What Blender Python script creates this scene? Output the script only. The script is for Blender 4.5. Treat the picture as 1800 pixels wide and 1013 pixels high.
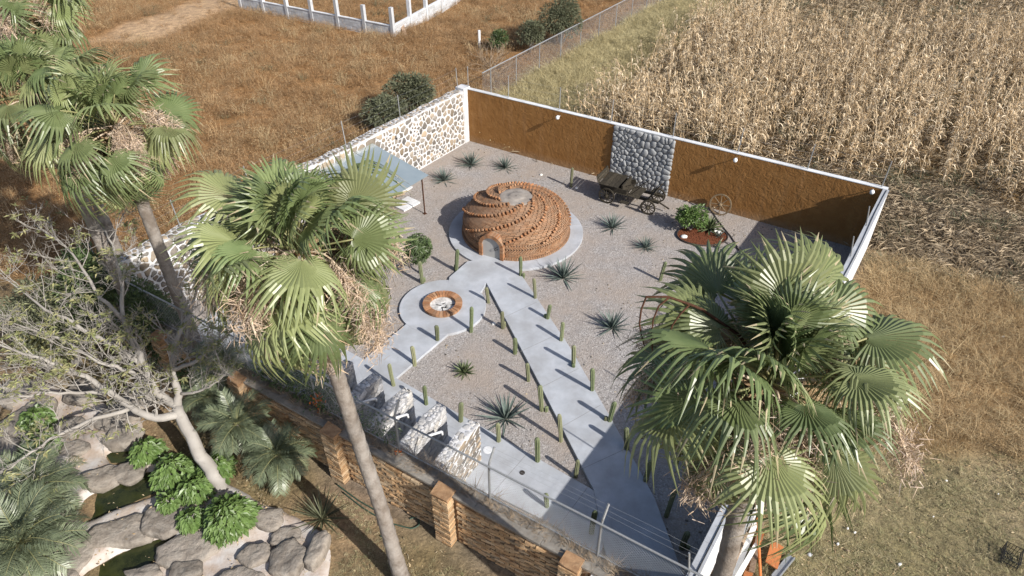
import bpy, math, random
import numpy as np
from mathutils import Vector, Matrix
from mathutils.geometry import tessellate_polygon

for _o in list(bpy.data.objects):
    bpy.data.objects.remove(_o)
SC = bpy.context.scene
COL = SC.collection
PI = math.pi
R = math.radians
random.seed(7)
RNG = np.random.default_rng(7)

# ------------------------------------------------------------------ camera
CAM_H, PITCH, FPX = 15.0, R(37.521), 1200.0
cd = bpy.data.cameras.new('camera')
cd.sensor_width = 36.0
cd.lens = 24.0
cd.clip_end = 600
cam = bpy.data.objects.new('camera', cd)
COL.objects.link(cam)
cam.location = (0, 0, CAM_H)
cam.rotation_euler = (PI / 2 - PITCH, 0, 0)
SC.camera = cam

# ------------------------------------------------------------------ sky and sun
SUN_AZ, SUN_EL = R(-42), R(34)       # direction the light comes from
w = bpy.data.worlds.new('World')
SC.world = w
w.use_nodes = True
nt = w.node_tree
nt.nodes.clear()
sky = nt.nodes.new('ShaderNodeTexSky')
sky.sky_type = 'NISHITA'
sky.sun_disc = False
sky.sun_elevation = SUN_EL
sky.sun_rotation = PI / 2 - SUN_AZ
sky.altitude = 300
sky.air_density = 0.9
sky.dust_density = 2.2
sky.ozone_density = 0.6
bg = nt.nodes.new('ShaderNodeBackground')
bg.inputs[1].default_value = 0.1
wo = nt.nodes.new('ShaderNodeOutputWorld')
nt.links.new(sky.outputs[0], bg.inputs[0])
nt.links.new(bg.outputs[0], wo.inputs[0])
sl = bpy.data.lights.new('sun', 'SUN')
sl.energy = 4.6
sl.angle = R(0.55)
sl.color = (1.0, 0.955, 0.88)
sun = bpy.data.objects.new('sun', sl)
COL.objects.link(sun)
sd = Vector((math.cos(SUN_AZ) * math.cos(SUN_EL), math.sin(SUN_AZ) * math.cos(SUN_EL), math.sin(SUN_EL)))
sun.rotation_euler = sd.to_track_quat('Z', 'Y').to_euler()
sun.location = sd * 60
vs = SC.view_settings
vs.view_transform = 'Standard'
vs.look = 'None'
vs.exposure = 0.5
vs.gamma = 1.0
vs.use_curve_mapping = False
cy = SC.cycles
cy.max_bounces = 4
cy.diffuse_bounces = 2
cy.glossy_bounces = 2
cy.transmission_bounces = 3
cy.transparent_max_bounces = 4
cy.caustics_reflective = False
cy.caustics_refractive = False

# ------------------------------------------------------------------ survey helpers (photo pixel -> point of the place)
_fw = np.array([0, math.cos(PITCH), -math.sin(PITCH)])
_up = np.array([0, math.sin(PITCH), math.cos(PITCH)])
_ri = np.array([1.0, 0, 0])
_c0 = np.array([0, 0, CAM_H])


def ray(px, py):
    return _fw * FPX + _ri * (px - 900) + _up * (506.5 - py)


def G(px, py, z=0.0):
    d = ray(px, py)
    return _c0 + d * ((z - CAM_H) / d[2])


def DEP(px, py, k):
    return _c0 + ray(px, py) * (k / FPX)


def WALLPT(px, py, p0, p1):
    d = ray(px, py)
    n = np.array([-(p1[1] - p0[1]), p1[0] - p0[0], 0.0])
    t = (np.dot(n[:2], np.array(p0[:2])) - np.dot(n, _c0)) / np.dot(n, d)
    return _c0 + d * t


def proj(P):
    P = np.asarray(P, float) - _c0
    k = P @ _fw
    return np.stack([900 + FPX * (P @ _ri) / k, 506.5 - FPX * (P @ _up) / k, k], -1)


def HGT(px, py, pyt, z0=0.0):
    b = G(px, py, z0)
    lo, hi = z0, 14.0
    for _ in range(40):
        m = (lo + hi) / 2
        if proj([b[0], b[1], m])[1] > pyt:
            lo = m
        else:
            hi = m
    return lo - z0


# ------------------------------------------------------------------ mesh builder
class MB:
    def __init__(s):
        s.V = []; s.n = 0; s.Q = []; s.T = []; s.qm = []; s.tm = []; s.A = []

    def add(s, V, Q=None, T=None, m=0, a=0.0):
        V = np.asarray(V, float).reshape(-1, 3)
        if Q is not None and len(Q):
            Q = np.asarray(Q, int).reshape(-1, 4) + s.n
            s.Q.append(Q); s.qm.append(np.full(len(Q), m))
        if T is not None and len(T):
            T = np.asarray(T, int).reshape(-1, 3) + s.n
            s.T.append(T); s.tm.append(np.full(len(T), m))
        s.V.append(V)
        s.A.append(np.broadcast_to(np.asarray(a, float), (len(V),)).copy())
        s.n += len(V)
        return s

    def box(s, c, size, rot=None, m=0, a=0.0, taper=1.0, jit=0.0):
        hx, hy, hz = size[0] / 2, size[1] / 2, size[2] / 2
        v = np.array([[-hx, -hy, -hz], [hx, -hy, -hz], [hx, hy, -hz], [-hx, hy, -hz],
                      [-hx * taper, -hy * taper, hz], [hx * taper, -hy * taper, hz], [hx * taper, hy * taper, hz], [-hx * taper, hy * taper, hz]])
        if jit:
            v = v + RNG.uniform(-jit, jit, v.shape)
        if rot is not None:
            v = v @ np.asarray(rot).T
        s.add(v + np.asarray(c, float), [[0, 3, 2, 1], [4, 5, 6, 7], [0, 1, 5, 4], [1, 2, 6, 5], [2, 3, 7, 6], [3, 0, 4, 7]], m=m, a=a)
        return s

    def tube(s, pts, rad, n=8, m=0, cap=True, a=0.0):
        P = np.asarray(pts, float)
        k = len(P)
        rad = np.broadcast_to(np.asarray(rad, float), (k,))
        t = np.gradient(P, axis=0)
        t /= np.linalg.norm(t, axis=1)[:, None] + 1e-12
        ref = np.array([0, 0, 1.0]) if abs(t[0][2]) < 0.9 else np.array([1.0, 0, 0])
        u = np.cross(t[0], ref); u /= np.linalg.norm(u)
        V = []
        ang = np.arange(n) * 2 * PI / n
        for i in range(k):
            u = u - t[i] * np.dot(u, t[i]); u /= np.linalg.norm(u) + 1e-12
            v = np.cross(t[i], u)
            V.append(P[i] + rad[i] * (np.cos(ang)[:, None] * u + np.sin(ang)[:, None] * v))
        V = np.concatenate(V)
        Q = []
        for i in range(k - 1):
            for j in range(n):
                j2 = (j + 1) % n
                Q.append([i * n + j, i * n + j2, (i + 1) * n + j2, (i + 1) * n + j])
        T = []
        if cap:
            V = np.concatenate([V, P[:1], P[-1:]])
            c0, c1 = k * n, k * n + 1
            for j in range(n):
                T.append([c0, (j + 1) % n, j]); T.append([c1, (k - 1) * n + j, (k - 1) * n + (j + 1) % n])
        s.add(V, Q, T, m=m, a=a)
        return s

    def lathe(s, prof, n=24, c=(0, 0, 0), m=0, a=0.0, cap=True):
        prof = np.asarray(prof, float)
        ang = np.arange(n) * 2 * PI / n
        V = np.concatenate([np.stack([r * np.cos(ang), r * np.sin(ang), np.full(n, z)], 1) for r, z in prof]) + np.asarray(c, float)
        Q = []
        for i in range(len(prof) - 1):
            for j in range(n):
                j2 = (j + 1) % n
                Q.append([i * n + j, i * n + j2, (i + 1) * n + j2, (i + 1) * n + j])
        s.add(V, Q, m=m, a=a)
        return s

    def prism(s, poly, z0, z1, m=0, a=0.0, bevel=0.0):
        """vertical prism over a counter-clockwise outline, convex or not"""
        P = np.asarray(poly, float)[:, :2]
        n = len(P)
        rings = [(P, z0), (P, z1)]
        if bevel:
            e = np.roll(P, -1, 0) - P
            e /= np.linalg.norm(e, axis=1)[:, None]
            nn = np.stack([-e[:, 1], e[:, 0]], 1)
            mi = nn + np.roll(nn, 1, 0)
            mi /= np.linalg.norm(mi, axis=1)[:, None]
            rings = [(P, z0), (P, z1 - bevel), (P + mi * bevel, z1)]
        V = np.concatenate([np.c_[p, np.full(n, z)] for p, z in rings])
        Q = []
        for i in range(len(rings) - 1):
            for j in range(n):
                j2 = (j + 1) % n
                Q.append([i * n + j, i * n + j2, (i + 1) * n + j2, (i + 1) * n + j])
        b = (len(rings) - 1) * n
        T = [[b + int(k) for k in t] for t in tessellate_polygon([[Vector((x, y, 0)) for x, y in rings[-1][0]]])]
        W = rings[-1][0]
        T2 = []
        for t in T:
            p, q, r = (W[k - b] for k in t)
            cr = (q[0] - p[0]) * (r[1] - p[1]) - (q[1] - p[1]) * (r[0] - p[0])
            T2.append(t if cr > 0 else t[::-1])
        s.add(V, Q, T2, m=m, a=a)
        return s

    def mesh(s, name, mats, smooth=False):
        me = bpy.data.meshes.new(name)
        V = np.concatenate(s.V)
        me.vertices.add(len(V))
        me.vertices.foreach_set('co', V.astype(np.float32).ravel())
        nq = sum(len(q) for q in s.Q); ntr = sum(len(t) for t in s.T)
        parts = []; mi = []
        if nq:
            parts.append(np.concatenate(s.Q).ravel()); mi.append(np.concatenate(s.qm))
        if ntr:
            parts.append(np.concatenate(s.T).ravel()); mi.append(np.concatenate(s.tm))
        L = np.concatenate(parts)
        me.loops.add(len(L))
        me.loops.foreach_set('vertex_index', L.astype(np.int32))
        me.polygons.add(nq + ntr)
        st = np.concatenate([np.arange(nq) * 4, nq * 4 + np.arange(ntr) * 3])
        me.polygons.foreach_set('loop_start', st.astype(np.int32))
        me.polygons.foreach_set('material_index', np.concatenate(mi).astype(np.int32))
        me.polygons.foreach_set('use_smooth', np.full(nq + ntr, bool(smooth)))
        at = me.attributes.new('var', 'FLOAT', 'POINT')
        at.data.foreach_set('value', np.concatenate(s.A).astype(np.float32))
        for mt in (mats if isinstance(mats, (list, tuple)) else [mats]):
            me.materials.append(mt)
        me.update(calc_edges=True)
        me.validate()
        return me

    def build(s, name, mats, parent=None, smooth=False, **kw):
        return obj(name, s.mesh(name, mats, smooth), parent, **kw)


def obj(name, data, parent=None, loc=None, rot=None, scale=None, mat4=None):
    o = bpy.data.objects.new(name, data)
    COL.objects.link(o)
    if parent is not None:
        o.parent = parent
    if loc is not None:
        o.location = loc
    if rot is not None:
        o.rotation_euler = rot
    if scale is not None:
        o.scale = scale if hasattr(scale, '__len__') else (scale,) * 3
    if mat4 is not None:
        o.matrix_basis = mat4
    return o


def tag(o, label=None, cat=None, group=None, kind=None):
    if label: o['label'] = label
    if cat: o['category'] = cat
    if group: o['group'] = group
    if kind: o['kind'] = kind
    return o


def empty(name, loc=(0, 0, 0), label=None, cat=None, group=None, rz=0.0):
    o = bpy.data.objects.new(name, None)
    COL.objects.link(o)
    o.empty_display_size = 0.1
    o.location = loc
    o.rotation_euler = (0, 0, rz)
    return tag(o, label, cat, group)


def rotz(a):
    c, s = math.cos(a), math.sin(a)
    return np.array([[c, -s, 0], [s, c, 0], [0, 0, 1.0]])


def roty(a):
    c, s = math.cos(a), math.sin(a)
    return np.array([[c, 0, s], [0, 1, 0], [-s, 0, c]])


def rotx(a):
    c, s = math.cos(a), math.sin(a)
    return np.array([[1, 0, 0], [0, c, -s], [0, s, c]])


def frame_m(x, y, z, o):
    m = Matrix.Identity(4)
    for i in range(3):
        m[i][0], m[i][1], m[i][2], m[i][3] = x[i], y[i], z[i], o[i]
    return m


# ------------------------------------------------------------------ materials
def nodes(name):
    m = bpy.data.materials.new(name)
    m.use_nodes = True
    n = m.node_tree.nodes
    b = n['Principled BSDF']
    return m, m.node_tree, n, m.node_tree.links, b


def _coord(n, l, mode):
    if mode == 'pos':
        return n.new('ShaderNodeNewGeometry').outputs['Position']
    return n.new('ShaderNodeTexCoord').outputs['Object']


def _noise(n, l, co, scale, detail=4, rough=0.6):
    t = n.new('ShaderNodeTexNoise')
    t.inputs['Scale'].default_value = scale
    t.inputs['Detail'].default_value = detail
    t.inputs['Roughness'].default_value = rough
    l.new(co, t.inputs['Vector'])
    return t


def _ramp(n, l, fac, stops):
    r = n.new('ShaderNodeValToRGB')
    e = r.color_ramp.elements
    while len(e) < len(stops):
        e.new(0.5)
    for i, (p, c) in enumerate(stops):
        e[i].position = p
        e[i].color = (*c, 1)
    l.new(fac, r.inputs[0])
    return r


def _mix(n, l, fac, a, b, mode='MIX'):
    x = n.new('ShaderNodeMix')
    x.data_type = 'RGBA'
    x.blend_type = mode
    for inp, v in ((x.inputs[0], fac), (x.inputs[6], a), (x.inputs[7], b)):
        if hasattr(v, 'links'):
            l.new(v, inp)
        elif isinstance(v, (int, float)):
            inp.default_value = v
        else:
            inp.default_value = (*v, 1)
    return x.outputs[2]


def _math(n, l, op, a, b=None, clamp=False):
    x = n.new('ShaderNodeMath')
    x.operation = op
    x.use_clamp = clamp
    for i, v in enumerate((a, b)):
        if v is None: continue
        if hasattr(v, 'links'): l.new(v, x.inputs[i])
        else: x.inputs[i].default_value = v
    return x.outputs[0]


def _bump(n, l, b, h, strength, dist=0.02, prev=None):
    u = n.new('ShaderNodeBump')
    u.inputs['Strength'].default_value = strength
    u.inputs['Distance'].default_value = dist
    l.new(h, u.inputs['Height'])
    if prev is not None:
        l.new(prev, u.inputs['Normal'])
    l.new(u.outputs[0], b.inputs['Normal'])
    return u.outputs[0]


def M(name, stops, scale=6.0, rough=0.85, bump=0.3, bscale=None, coord='pos', vary=0.0, huevar=None, detail=6, spec=0.3, metal=0.0, bdist=0.02, trans=0.0, big=None):
    """noise-coloured surface; vary = brightness change between pieces, huevar = second colour some pieces lean to,
    big = (scale, colour, amount) broad stains"""
    m, t, n, l, b = nodes(name)
    co = _coord(n, l, coord)
    nz = _noise(n, l, co, scale, detail)
    if len(stops) == 1:
        c = stops[0]
        stops = [tuple(v * 0.8 for v in c), c, tuple(min(1, v * 1.18) for v in c)]
    k = len(stops)
    col = _ramp(n, l, nz.outputs[0], [(0.3 + 0.4 * i / max(1, k - 1), c) for i, c in enumerate(stops)]).outputs[0]
    if vary or huevar:
        oi = n.new('ShaderNodeObjectInfo').outputs['Random']
        at = n.new('ShaderNodeAttribute')
        at.attribute_name = 'var'
        rv = _math(n, l, 'FRACT', _math(n, l, 'ADD', oi, at.outputs['Fac']))
        if huevar:
            col = _mix(n, l, _math(n, l, 'POWER', rv, 1.6), col, huevar)
        if vary:
            r2 = _math(n, l, 'FRACT', _math(n, l, 'MULTIPLY', rv, 7.31))
            f = _math(n, l, 'ADD', _math(n, l, 'MULTIPLY', r2, 2 * vary), 1 - vary)
            cm = n.new('ShaderNodeCombineColor')
            for i in range(3): l.new(f, cm.inputs[i])
            col = _mix(n, l, 1.0, col, cm.outputs[0], 'MULTIPLY')
    if big:
        bn = _noise(n, l, co, big[0], 5, 0.65)
        fr = _ramp(n, l, bn.outputs[0], [(0.42, (0, 0, 0)), (0.66, (1, 1, 1))]).outputs[0]
        col = _mix(n, l, _math(n, l, 'MULTIPLY', fr, big[2]), col, big[1])
    l.new(col, b.inputs['Base Color'])
    b.inputs['Roughness'].default_value = rough
    b.inputs['Specular IOR Level'].default_value = spec
    b.inputs['Metallic'].default_value = metal
    if bump:
        bz = _noise(n, l, co, bscale or scale * 4, 5, 0.65)
        _bump(n, l, b, bz.outputs[0], bump, bdist)
    if trans:
        tr = n.new('ShaderNodeBsdfTranslucent')
        l.new(col, tr.inputs[0])
        ms = n.new('ShaderNodeMixShader')
        ms.inputs[0].default_value = trans
        l.new(b.outputs[0], ms.inputs[1]); l.new(tr.outputs[0], ms.inputs[2])
        l.new(ms.outputs[0], n['Material Output'].inputs[0])
    return m


MAT = {}
MAT['steel'] = M('galvanised_steel', [(0.3, 0.31, 0.32), (0.42, 0.43, 0.44)], 20, 0.45, 0.1, metal=0.5)
MAT['rust'] = M('rusted_iron', [(0.035, 0.015, 0.008), (0.09, 0.035, 0.015)], 30, 0.8, 0.3)
MAT['darkmetal'] = M('dark_metal', [(0.03, 0.027, 0.024), (0.06, 0.05, 0.045)], 20, 0.6, 0.1)
MAT['white'] = M('white_paint', [(0.6, 0.61, 0.63), (0.7, 0.71, 0.73)], 3, 0.75, 0.15, 25, big=(1.3, (0.44, 0.44, 0.44), 0.6))
MAT['mortar'] = M('white_mortar', [(0.5, 0.5, 0.51), (0.66, 0.66, 0.68)], 7, 0.9, 0.6, 30, big=(1.2, (0.44, 0.42, 0.4), 0.5))
MAT['fieldstone'] = M('field_stone', [(0.1, 0.098, 0.096), (0.18, 0.168, 0.155), (0.25, 0.23, 0.205)], 9, 0.85, 0.5, 30, coord='obj', vary=0.4, huevar=(0.3, 0.235, 0.165))
MAT['riverstone'] = M('grey_river_stone', [(0.23, 0.235, 0.24), (0.36, 0.365, 0.37)], 6, 0.75, 0.35, 30, vary=0.18)
MAT['rivermortar'] = M('grey_mortar', [(0.22, 0.225, 0.23), (0.3, 0.305, 0.31)], 12, 0.95, 0.4)
MAT['whitestone'] = M('whitewashed_stone', [(0.36, 0.36, 0.375), (0.6, 0.6, 0.62)], 9, 0.9, 0.6, 35, vary=0.22, huevar=(0.5, 0.47, 0.43), big=(4, (0.3, 0.29, 0.28), 0.5))
MAT['concrete'] = M('pale_concrete', [(0.35, 0.37, 0.405), (0.45, 0.47, 0.51)], 2.6, 0.85, 0.15, 60, detail=9, big=(0.9, (0.31, 0.315, 0.33), 0.85))
MAT['cement'] = M('grey_cement', [(0.26, 0.225, 0.195), (0.33, 0.3, 0.27)], 5, 0.9, 0.3, 30, big=(2.2, (0.19, 0.165, 0.145), 0.7))
MAT['brick'] = M('orange_brick', [(0.23, 0.118, 0.06), (0.32, 0.17, 0.09)], 9, 0.9, 0.35, 40, vary=0.2, huevar=(0.29, 0.18, 0.11), big=(1.2, (0.27, 0.185, 0.13), 0.45))
MAT['ribbrick'] = M('bright_brick', [(0.27, 0.12, 0.052), (0.37, 0.175, 0.085)], 9, 0.9, 0.3, 40, vary=0.25, huevar=(0.33, 0.2, 0.12))
MAT['brickmortar'] = M('brown_mortar', [(0.26, 0.2, 0.15), (0.37, 0.3, 0.24)], 9, 0.95, 0.4, 40)
MAT['adobebrick'] = M('weathered_brick', [(0.3, 0.165, 0.08), (0.47, 0.295, 0.155), (0.55, 0.385, 0.225)], 6, 0.95, 0.9, 25, vary=0.32, huevar=(0.42, 0.325, 0.22), bdist=0.03)
MAT['adobemortar'] = M('earth_mortar', [(0.24, 0.135, 0.07), (0.4, 0.25, 0.14)], 7, 0.95, 0.8, 25)
MAT['wallcap'] = M('weathered_cap', [(0.19, 0.175, 0.155), (0.32, 0.295, 0.26)], 6, 0.95, 0.5, 30, big=(2.5, (0.14, 0.12, 0.1), 0.5))
MAT['wood'] = M('dark_old_wood', [(0.022, 0.018, 0.012), (0.06, 0.05, 0.036)], 12, 0.85, 0.4, 40, vary=0.3)
MAT['wheelwood'] = M('brown_wheel_wood', [(0.14, 0.1, 0.06), (0.25, 0.185, 0.115)], 12, 0.8, 0.3, 40)
MAT['door'] = M('grey_sheet_door', [(0.38, 0.37, 0.355), (0.43, 0.42, 0.4)], 3, 0.55, 0.05)
MAT['ash'] = M('pale_ash', [(0.3, 0.29, 0.28), (0.62, 0.61, 0.6), (0.75, 0.74, 0.73)], 7, 0.95, 0.6, 20, big=(6, (0.12, 0.11, 0.1), 0.5))
MAT['block'] = M('grey_block', [(0.4, 0.41, 0.43), (0.52, 0.53, 0.55)], 5, 0.9, 0.3, 30, vary=0.15)
MAT['whitestain'] = M('pale_scrap', [(0.6, 0.6, 0.58), (0.75, 0.74, 0.72)], 10, 0.8, 0.1)
MAT['boulder'] = M('brown_boulder', [(0.13, 0.112, 0.095), (0.22, 0.19, 0.16), (0.29, 0.255, 0.22)], 2.4, 0.92, 1.0, 9, vary=0.22, bdist=0.05, big=(5, (0.38, 0.35, 0.31), 0.4))
MAT['pondmortar'] = M('stained_mortar', [(0.33, 0.26, 0.2), (0.47, 0.43, 0.4), (0.54, 0.53, 0.53)], 1.8, 0.9, 0.7, 15, big=(1.4, (0.34, 0.24, 0.17), 0.7))
MAT['mulch'] = M('red_mulch', [(0.08, 0.025, 0.012), (0.21, 0.07, 0.03)], 40, 0.95, 0.9, 60)
MAT['orange'] = M('orange_paint', [(0.5, 0.14, 0.035), (0.62, 0.19, 0.05)], 8, 0.6, 0.15)
MAT['rustplate'] = M('rust_orange_plate', [(0.3, 0.1, 0.035), (0.42, 0.15, 0.05)], 6, 0.75, 0.2)
MAT['plank'] = M('old_plank', [(0.2, 0.12, 0.075), (0.38, 0.27, 0.19)], 9, 0.85, 0.3, 30, vary=0.3, huevar=(0.42, 0.34, 0.27))
MAT['hose'] = M('green_hose', [(0.03, 0.055, 0.04), (0.05, 0.09, 0.065)], 9, 0.5, 0.0)
MAT['black'] = M('black_plastic', [(0.015, 0.015, 0.016), (0.03, 0.03, 0.03)], 9, 0.5, 0.1)
MAT['cactus'] = M('cactus_skin', [(0.105, 0.135, 0.062), (0.17, 0.2, 0.11)], 14, 0.6, 0.3, 60, vary=0.25, huevar=(0.2, 0.2, 0.12))
MAT['agave'] = M('agave_leaf', [(0.085, 0.115, 0.1), (0.155, 0.19, 0.17)], 8, 0.5, 0.1, vary=0.3, trans=0.08)
MAT['yucca'] = M('dark_sword_leaf', [(0.05, 0.06, 0.03), (0.12, 0.12, 0.07)], 8, 0.5, 0.1, vary=0.3, trans=0.08)
MAT['greenagave'] = M('green_agave_leaf', [(0.08, 0.115, 0.05), (0.17, 0.19, 0.1)], 8, 0.5, 0.1, vary=0.25, trans=0.08)
MAT['palm'] = M('palm_blade', [(0.125, 0.175, 0.066), (0.2, 0.25, 0.108)], 3, 0.38, 0.06, coord='obj', vary=0.3, huevar=(0.26, 0.28, 0.125), trans=0.3, spec=0.65)
MAT['palmtip'] = M('dry_palm_tip', [(0.32, 0.27, 0.16), (0.46, 0.39, 0.26)], 5, 0.6, 0.1, coord='obj', trans=0.2)
MAT['petiole'] = M('palm_petiole', [(0.19, 0.2, 0.085), (0.3, 0.28, 0.14)], 5, 0.5, 0.1, coord='obj')
MAT['deadpalm'] = M('dead_palm_leaf', [(0.27, 0.17, 0.09), (0.45, 0.32, 0.2)], 6, 0.8, 0.2, coord='obj', vary=0.3, trans=0.15)
MAT['fibre'] = M('palm_flower_straw', [(0.4, 0.27, 0.16), (0.58, 0.45, 0.33)], 8, 0.9, 0.2, coord='obj', vary=0.25, huevar=(0.6, 0.5, 0.43), trans=0.2)
MAT['spathe'] = M('pale_spathe', [(0.42, 0.3, 0.19), (0.66, 0.55, 0.43)], 8, 0.7, 0.2, coord='obj', vary=0.2)
MAT['trunk'] = M('palm_trunk', [(0.14, 0.115, 0.095), (0.25, 0.215, 0.185)], 4, 0.95, 0.7, 14, bdist=0.04, big=(2.0, (0.32, 0.3, 0.28), 0.6))
MAT['bark'] = M('pale_grey_bark', [(0.27, 0.25, 0.228), (0.42, 0.395, 0.365)], 6, 0.9, 0.5, 30, big=(3, (0.2, 0.18, 0.16), 0.6))
MAT['twig'] = M('dry_twig', [(0.2, 0.15, 0.1), (0.36, 0.28, 0.2)], 6, 0.9, 0.2)
MAT['leafpale'] = M('pale_leaf', [(0.19, 0.22, 0.085), (0.31, 0.33, 0.16)], 5, 0.55, 0.0, vary=0.3, huevar=(0.36, 0.33, 0.17), trans=0.3)
MAT['leafbright'] = M('bright_leaf', [(0.11, 0.185, 0.05), (0.18, 0.265, 0.085)], 5, 0.4, 0.0, vary=0.25, trans=0.28, spec=0.5)
MAT['leafmid'] = M('mid_green_leaf', [(0.065, 0.105, 0.038), (0.12, 0.165, 0.065)], 5, 0.45, 0.0, vary=0.3, trans=0.22, spec=0.5)
MAT['leafgrey'] = M('grey_green_leaf', [(0.11, 0.12, 0.07), (0.19, 0.2, 0.125)], 5, 0.6, 0.0, vary=0.35, trans=0.22)
MAT['leafdate'] = M('date_palm_leaflet', [(0.12, 0.15, 0.085), (0.22, 0.255, 0.16)], 5, 0.4, 0.0, coord='obj', vary=0.3, trans=0.25, spec=0.6)
MAT['flower'] = M('orange_flower', [(0.55, 0.13, 0.03), (0.65, 0.2, 0.05)], 9, 0.6, 0.0, trans=0.2)
MAT['weed'] = M('rust_brown_weed', [(0.17, 0.09, 0.037), (0.33, 0.19, 0.083), (0.46, 0.28, 0.14)], 0.5, 0.9, 0.0, vary=0.4, huevar=(0.44, 0.32, 0.19), trans=0.25)
MAT['straw'] = M('straw_grass', [(0.42, 0.35, 0.185), (0.6, 0.52, 0.3)], 0.3, 0.85, 0.0, vary=0.3, huevar=(0.5, 0.44, 0.26), trans=0.28)
MAT['tangrass'] = M('tan_grass', [(0.36, 0.24, 0.12), (0.54, 0.385, 0.215)], 0.4, 0.9, 0.0, vary=0.35, huevar=(0.5, 0.41, 0.25), trans=0.25)
MAT['lawn'] = M('dry_lawn_blade', [(0.34, 0.285, 0.17), (0.5, 0.425, 0.27)], 0.6, 0.9, 0.0, vary=0.4, huevar=(0.25, 0.25, 0.125), trans=0.22)
MAT['corn'] = M('dry_corn', [(0.36, 0.24, 0.12), (0.6, 0.445, 0.26)], 0.9, 0.7, 0.0, vary=0.45, huevar=(0.82, 0.7, 0.52), trans=0.22)
MAT['greymortar'] = M('grey_joint_mortar', [(0.2, 0.2, 0.205), (0.36, 0.36, 0.37)], 9, 0.95, 0.5, 30)
MAT['litter'] = M('fallen_leaf', [(0.2, 0.13, 0.07), (0.42, 0.31, 0.18)], 3, 0.9, 0.0, vary=0.4, huevar=(0.5, 0.42, 0.28), trans=0.1)
MAT['joint'] = M('concrete_joint', [(0.22, 0.22, 0.225), (0.3, 0.3, 0.305)], 12, 0.95, 0.2)
MAT['trash'] = M('grey_corn_trash', [(0.32, 0.25, 0.165), (0.52, 0.43, 0.31)], 0.9, 0.85, 0.0, vary=0.35, trans=0.15)


def mat_stucco():
    m, t, n, l, b = nodes('brown_stucco')
    co = _coord(n, l, 'pos')
    nz = _noise(n, l, co, 2.2, 6, 0.6)
    col = _ramp(n, l, nz.outputs[0], [(0.3, (0.235, 0.11, 0.033)), (0.55, (0.28, 0.138, 0.045)), (0.75, (0.315, 0.163, 0.058))]).outputs[0]
    mp = n.new('ShaderNodeMapping'); mp.inputs['Scale'].default_value = (1.6, 1.6, 0.12)
    l.new(co, mp.inputs[0])
    st = _noise(n, l, mp.outputs[0], 3, 4)
    f = _ramp(n, l, st.outputs[0], [(0.55, (0, 0, 0)), (0.75, (1, 1, 1))]).outputs[0]
    col = _mix(n, l, _math(n, l, 'MULTIPLY', f, 0.35), col, (0.37, 0.21, 0.1))
    # splash dirt along the foot of the wall
    sz = n.new('ShaderNodeSeparateXYZ'); l.new(co, sz.inputs[0])
    up_ = _math(n, l, 'DIVIDE', _math(n, l, 'SUBTRACT', 0.4, sz.outputs['Z']), 0.4, True)
    sp_ = _noise(n, l, co, 4.5, 6, 0.7)
    col = _mix(n, l, _math(n, l, 'MULTIPLY', _math(n, l, 'MULTIPLY', up_, sp_.outputs[0]), 0.9), col, (0.33, 0.235, 0.15))
    l.new(col, b.inputs['Base Color'])
    b.inputs['Roughness'].default_value = 0.9
    b.inputs['Specular IOR Level'].default_value = 0.2
    w1 = n.new('ShaderNodeTexNoise'); w1.inputs['Scale'].default_value = 5; w1.inputs['Detail'].default_value = 5
    w1.inputs['Distortion'].default_value = 1.2
    l.new(co, w1.inputs['Vector'])
    _bump(n, l, b, w1.outputs[0], 0.6, 0.05)
    return m


def mat_gravel():
    m, t, n, l, b = nodes('pale_gravel')
    co = _coord(n, l, 'pos')
    v = n.new('ShaderNodeTexVoronoi'); v.inputs['Scale'].default_value = 26
    l.new(co, v.inputs['Vector'])
    sep = n.new('ShaderNodeSeparateColor'); l.new(v.outputs['Color'], sep.inputs[0])
    col = _ramp(n, l, sep.outputs[0], [(0.0, (0.19, 0.176, 0.168)), (0.25, (0.28, 0.26, 0.25)), (0.8, (0.335, 0.313, 0.303)), (1.0, (0.45, 0.43, 0.42))]).outputs[0]
    nz = _noise(n, l, co, 0.45, 5, 0.6)
    f = _ramp(n, l, nz.outputs[0], [(0.38, (0, 0, 0)), (0.64, (1, 1, 1))]).outputs[0]
    col = _mix(n, l, _math(n, l, 'MULTIPLY', f, 0.75), col, (0.33, 0.275, 0.232))
    n2 = _noise(n, l, co, 7, 5, 0.7)
    f2 = _ramp(n, l, n2.outputs[0], [(0.57, (0, 0, 0)), (0.68, (1, 1, 1))]).outputs[0]
    col = _mix(n, l, _math(n, l, 'MULTIPLY', f2, 0.35), col, (0.215, 0.187, 0.168))
    n4 = _noise(n, l, co, 1.3, 6, 0.7)
    f4 = _ramp(n, l, n4.outputs[0], [(0.54, (0, 0, 0)), (0.7, (1, 1, 1))]).outputs[0]
    col = _mix(n, l, _math(n, l, 'MULTIPLY', f4, 0.45), col, (0.245, 0.225, 0.21))
    l.new(col, b.inputs['Base Color'])
    b.inputs['Roughness'].default_value = 0.95
    b.inputs['Specular IOR Level'].default_value = 0.15
    p = _bump(n, l, b, v.outputs['Distance'], 0.45, 0.03)
    n3 = _noise(n, l, co, 3, 4)
    _bump(n, l, b, n3.outputs[0], 0.35, 0.08, p)
    return m


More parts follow.
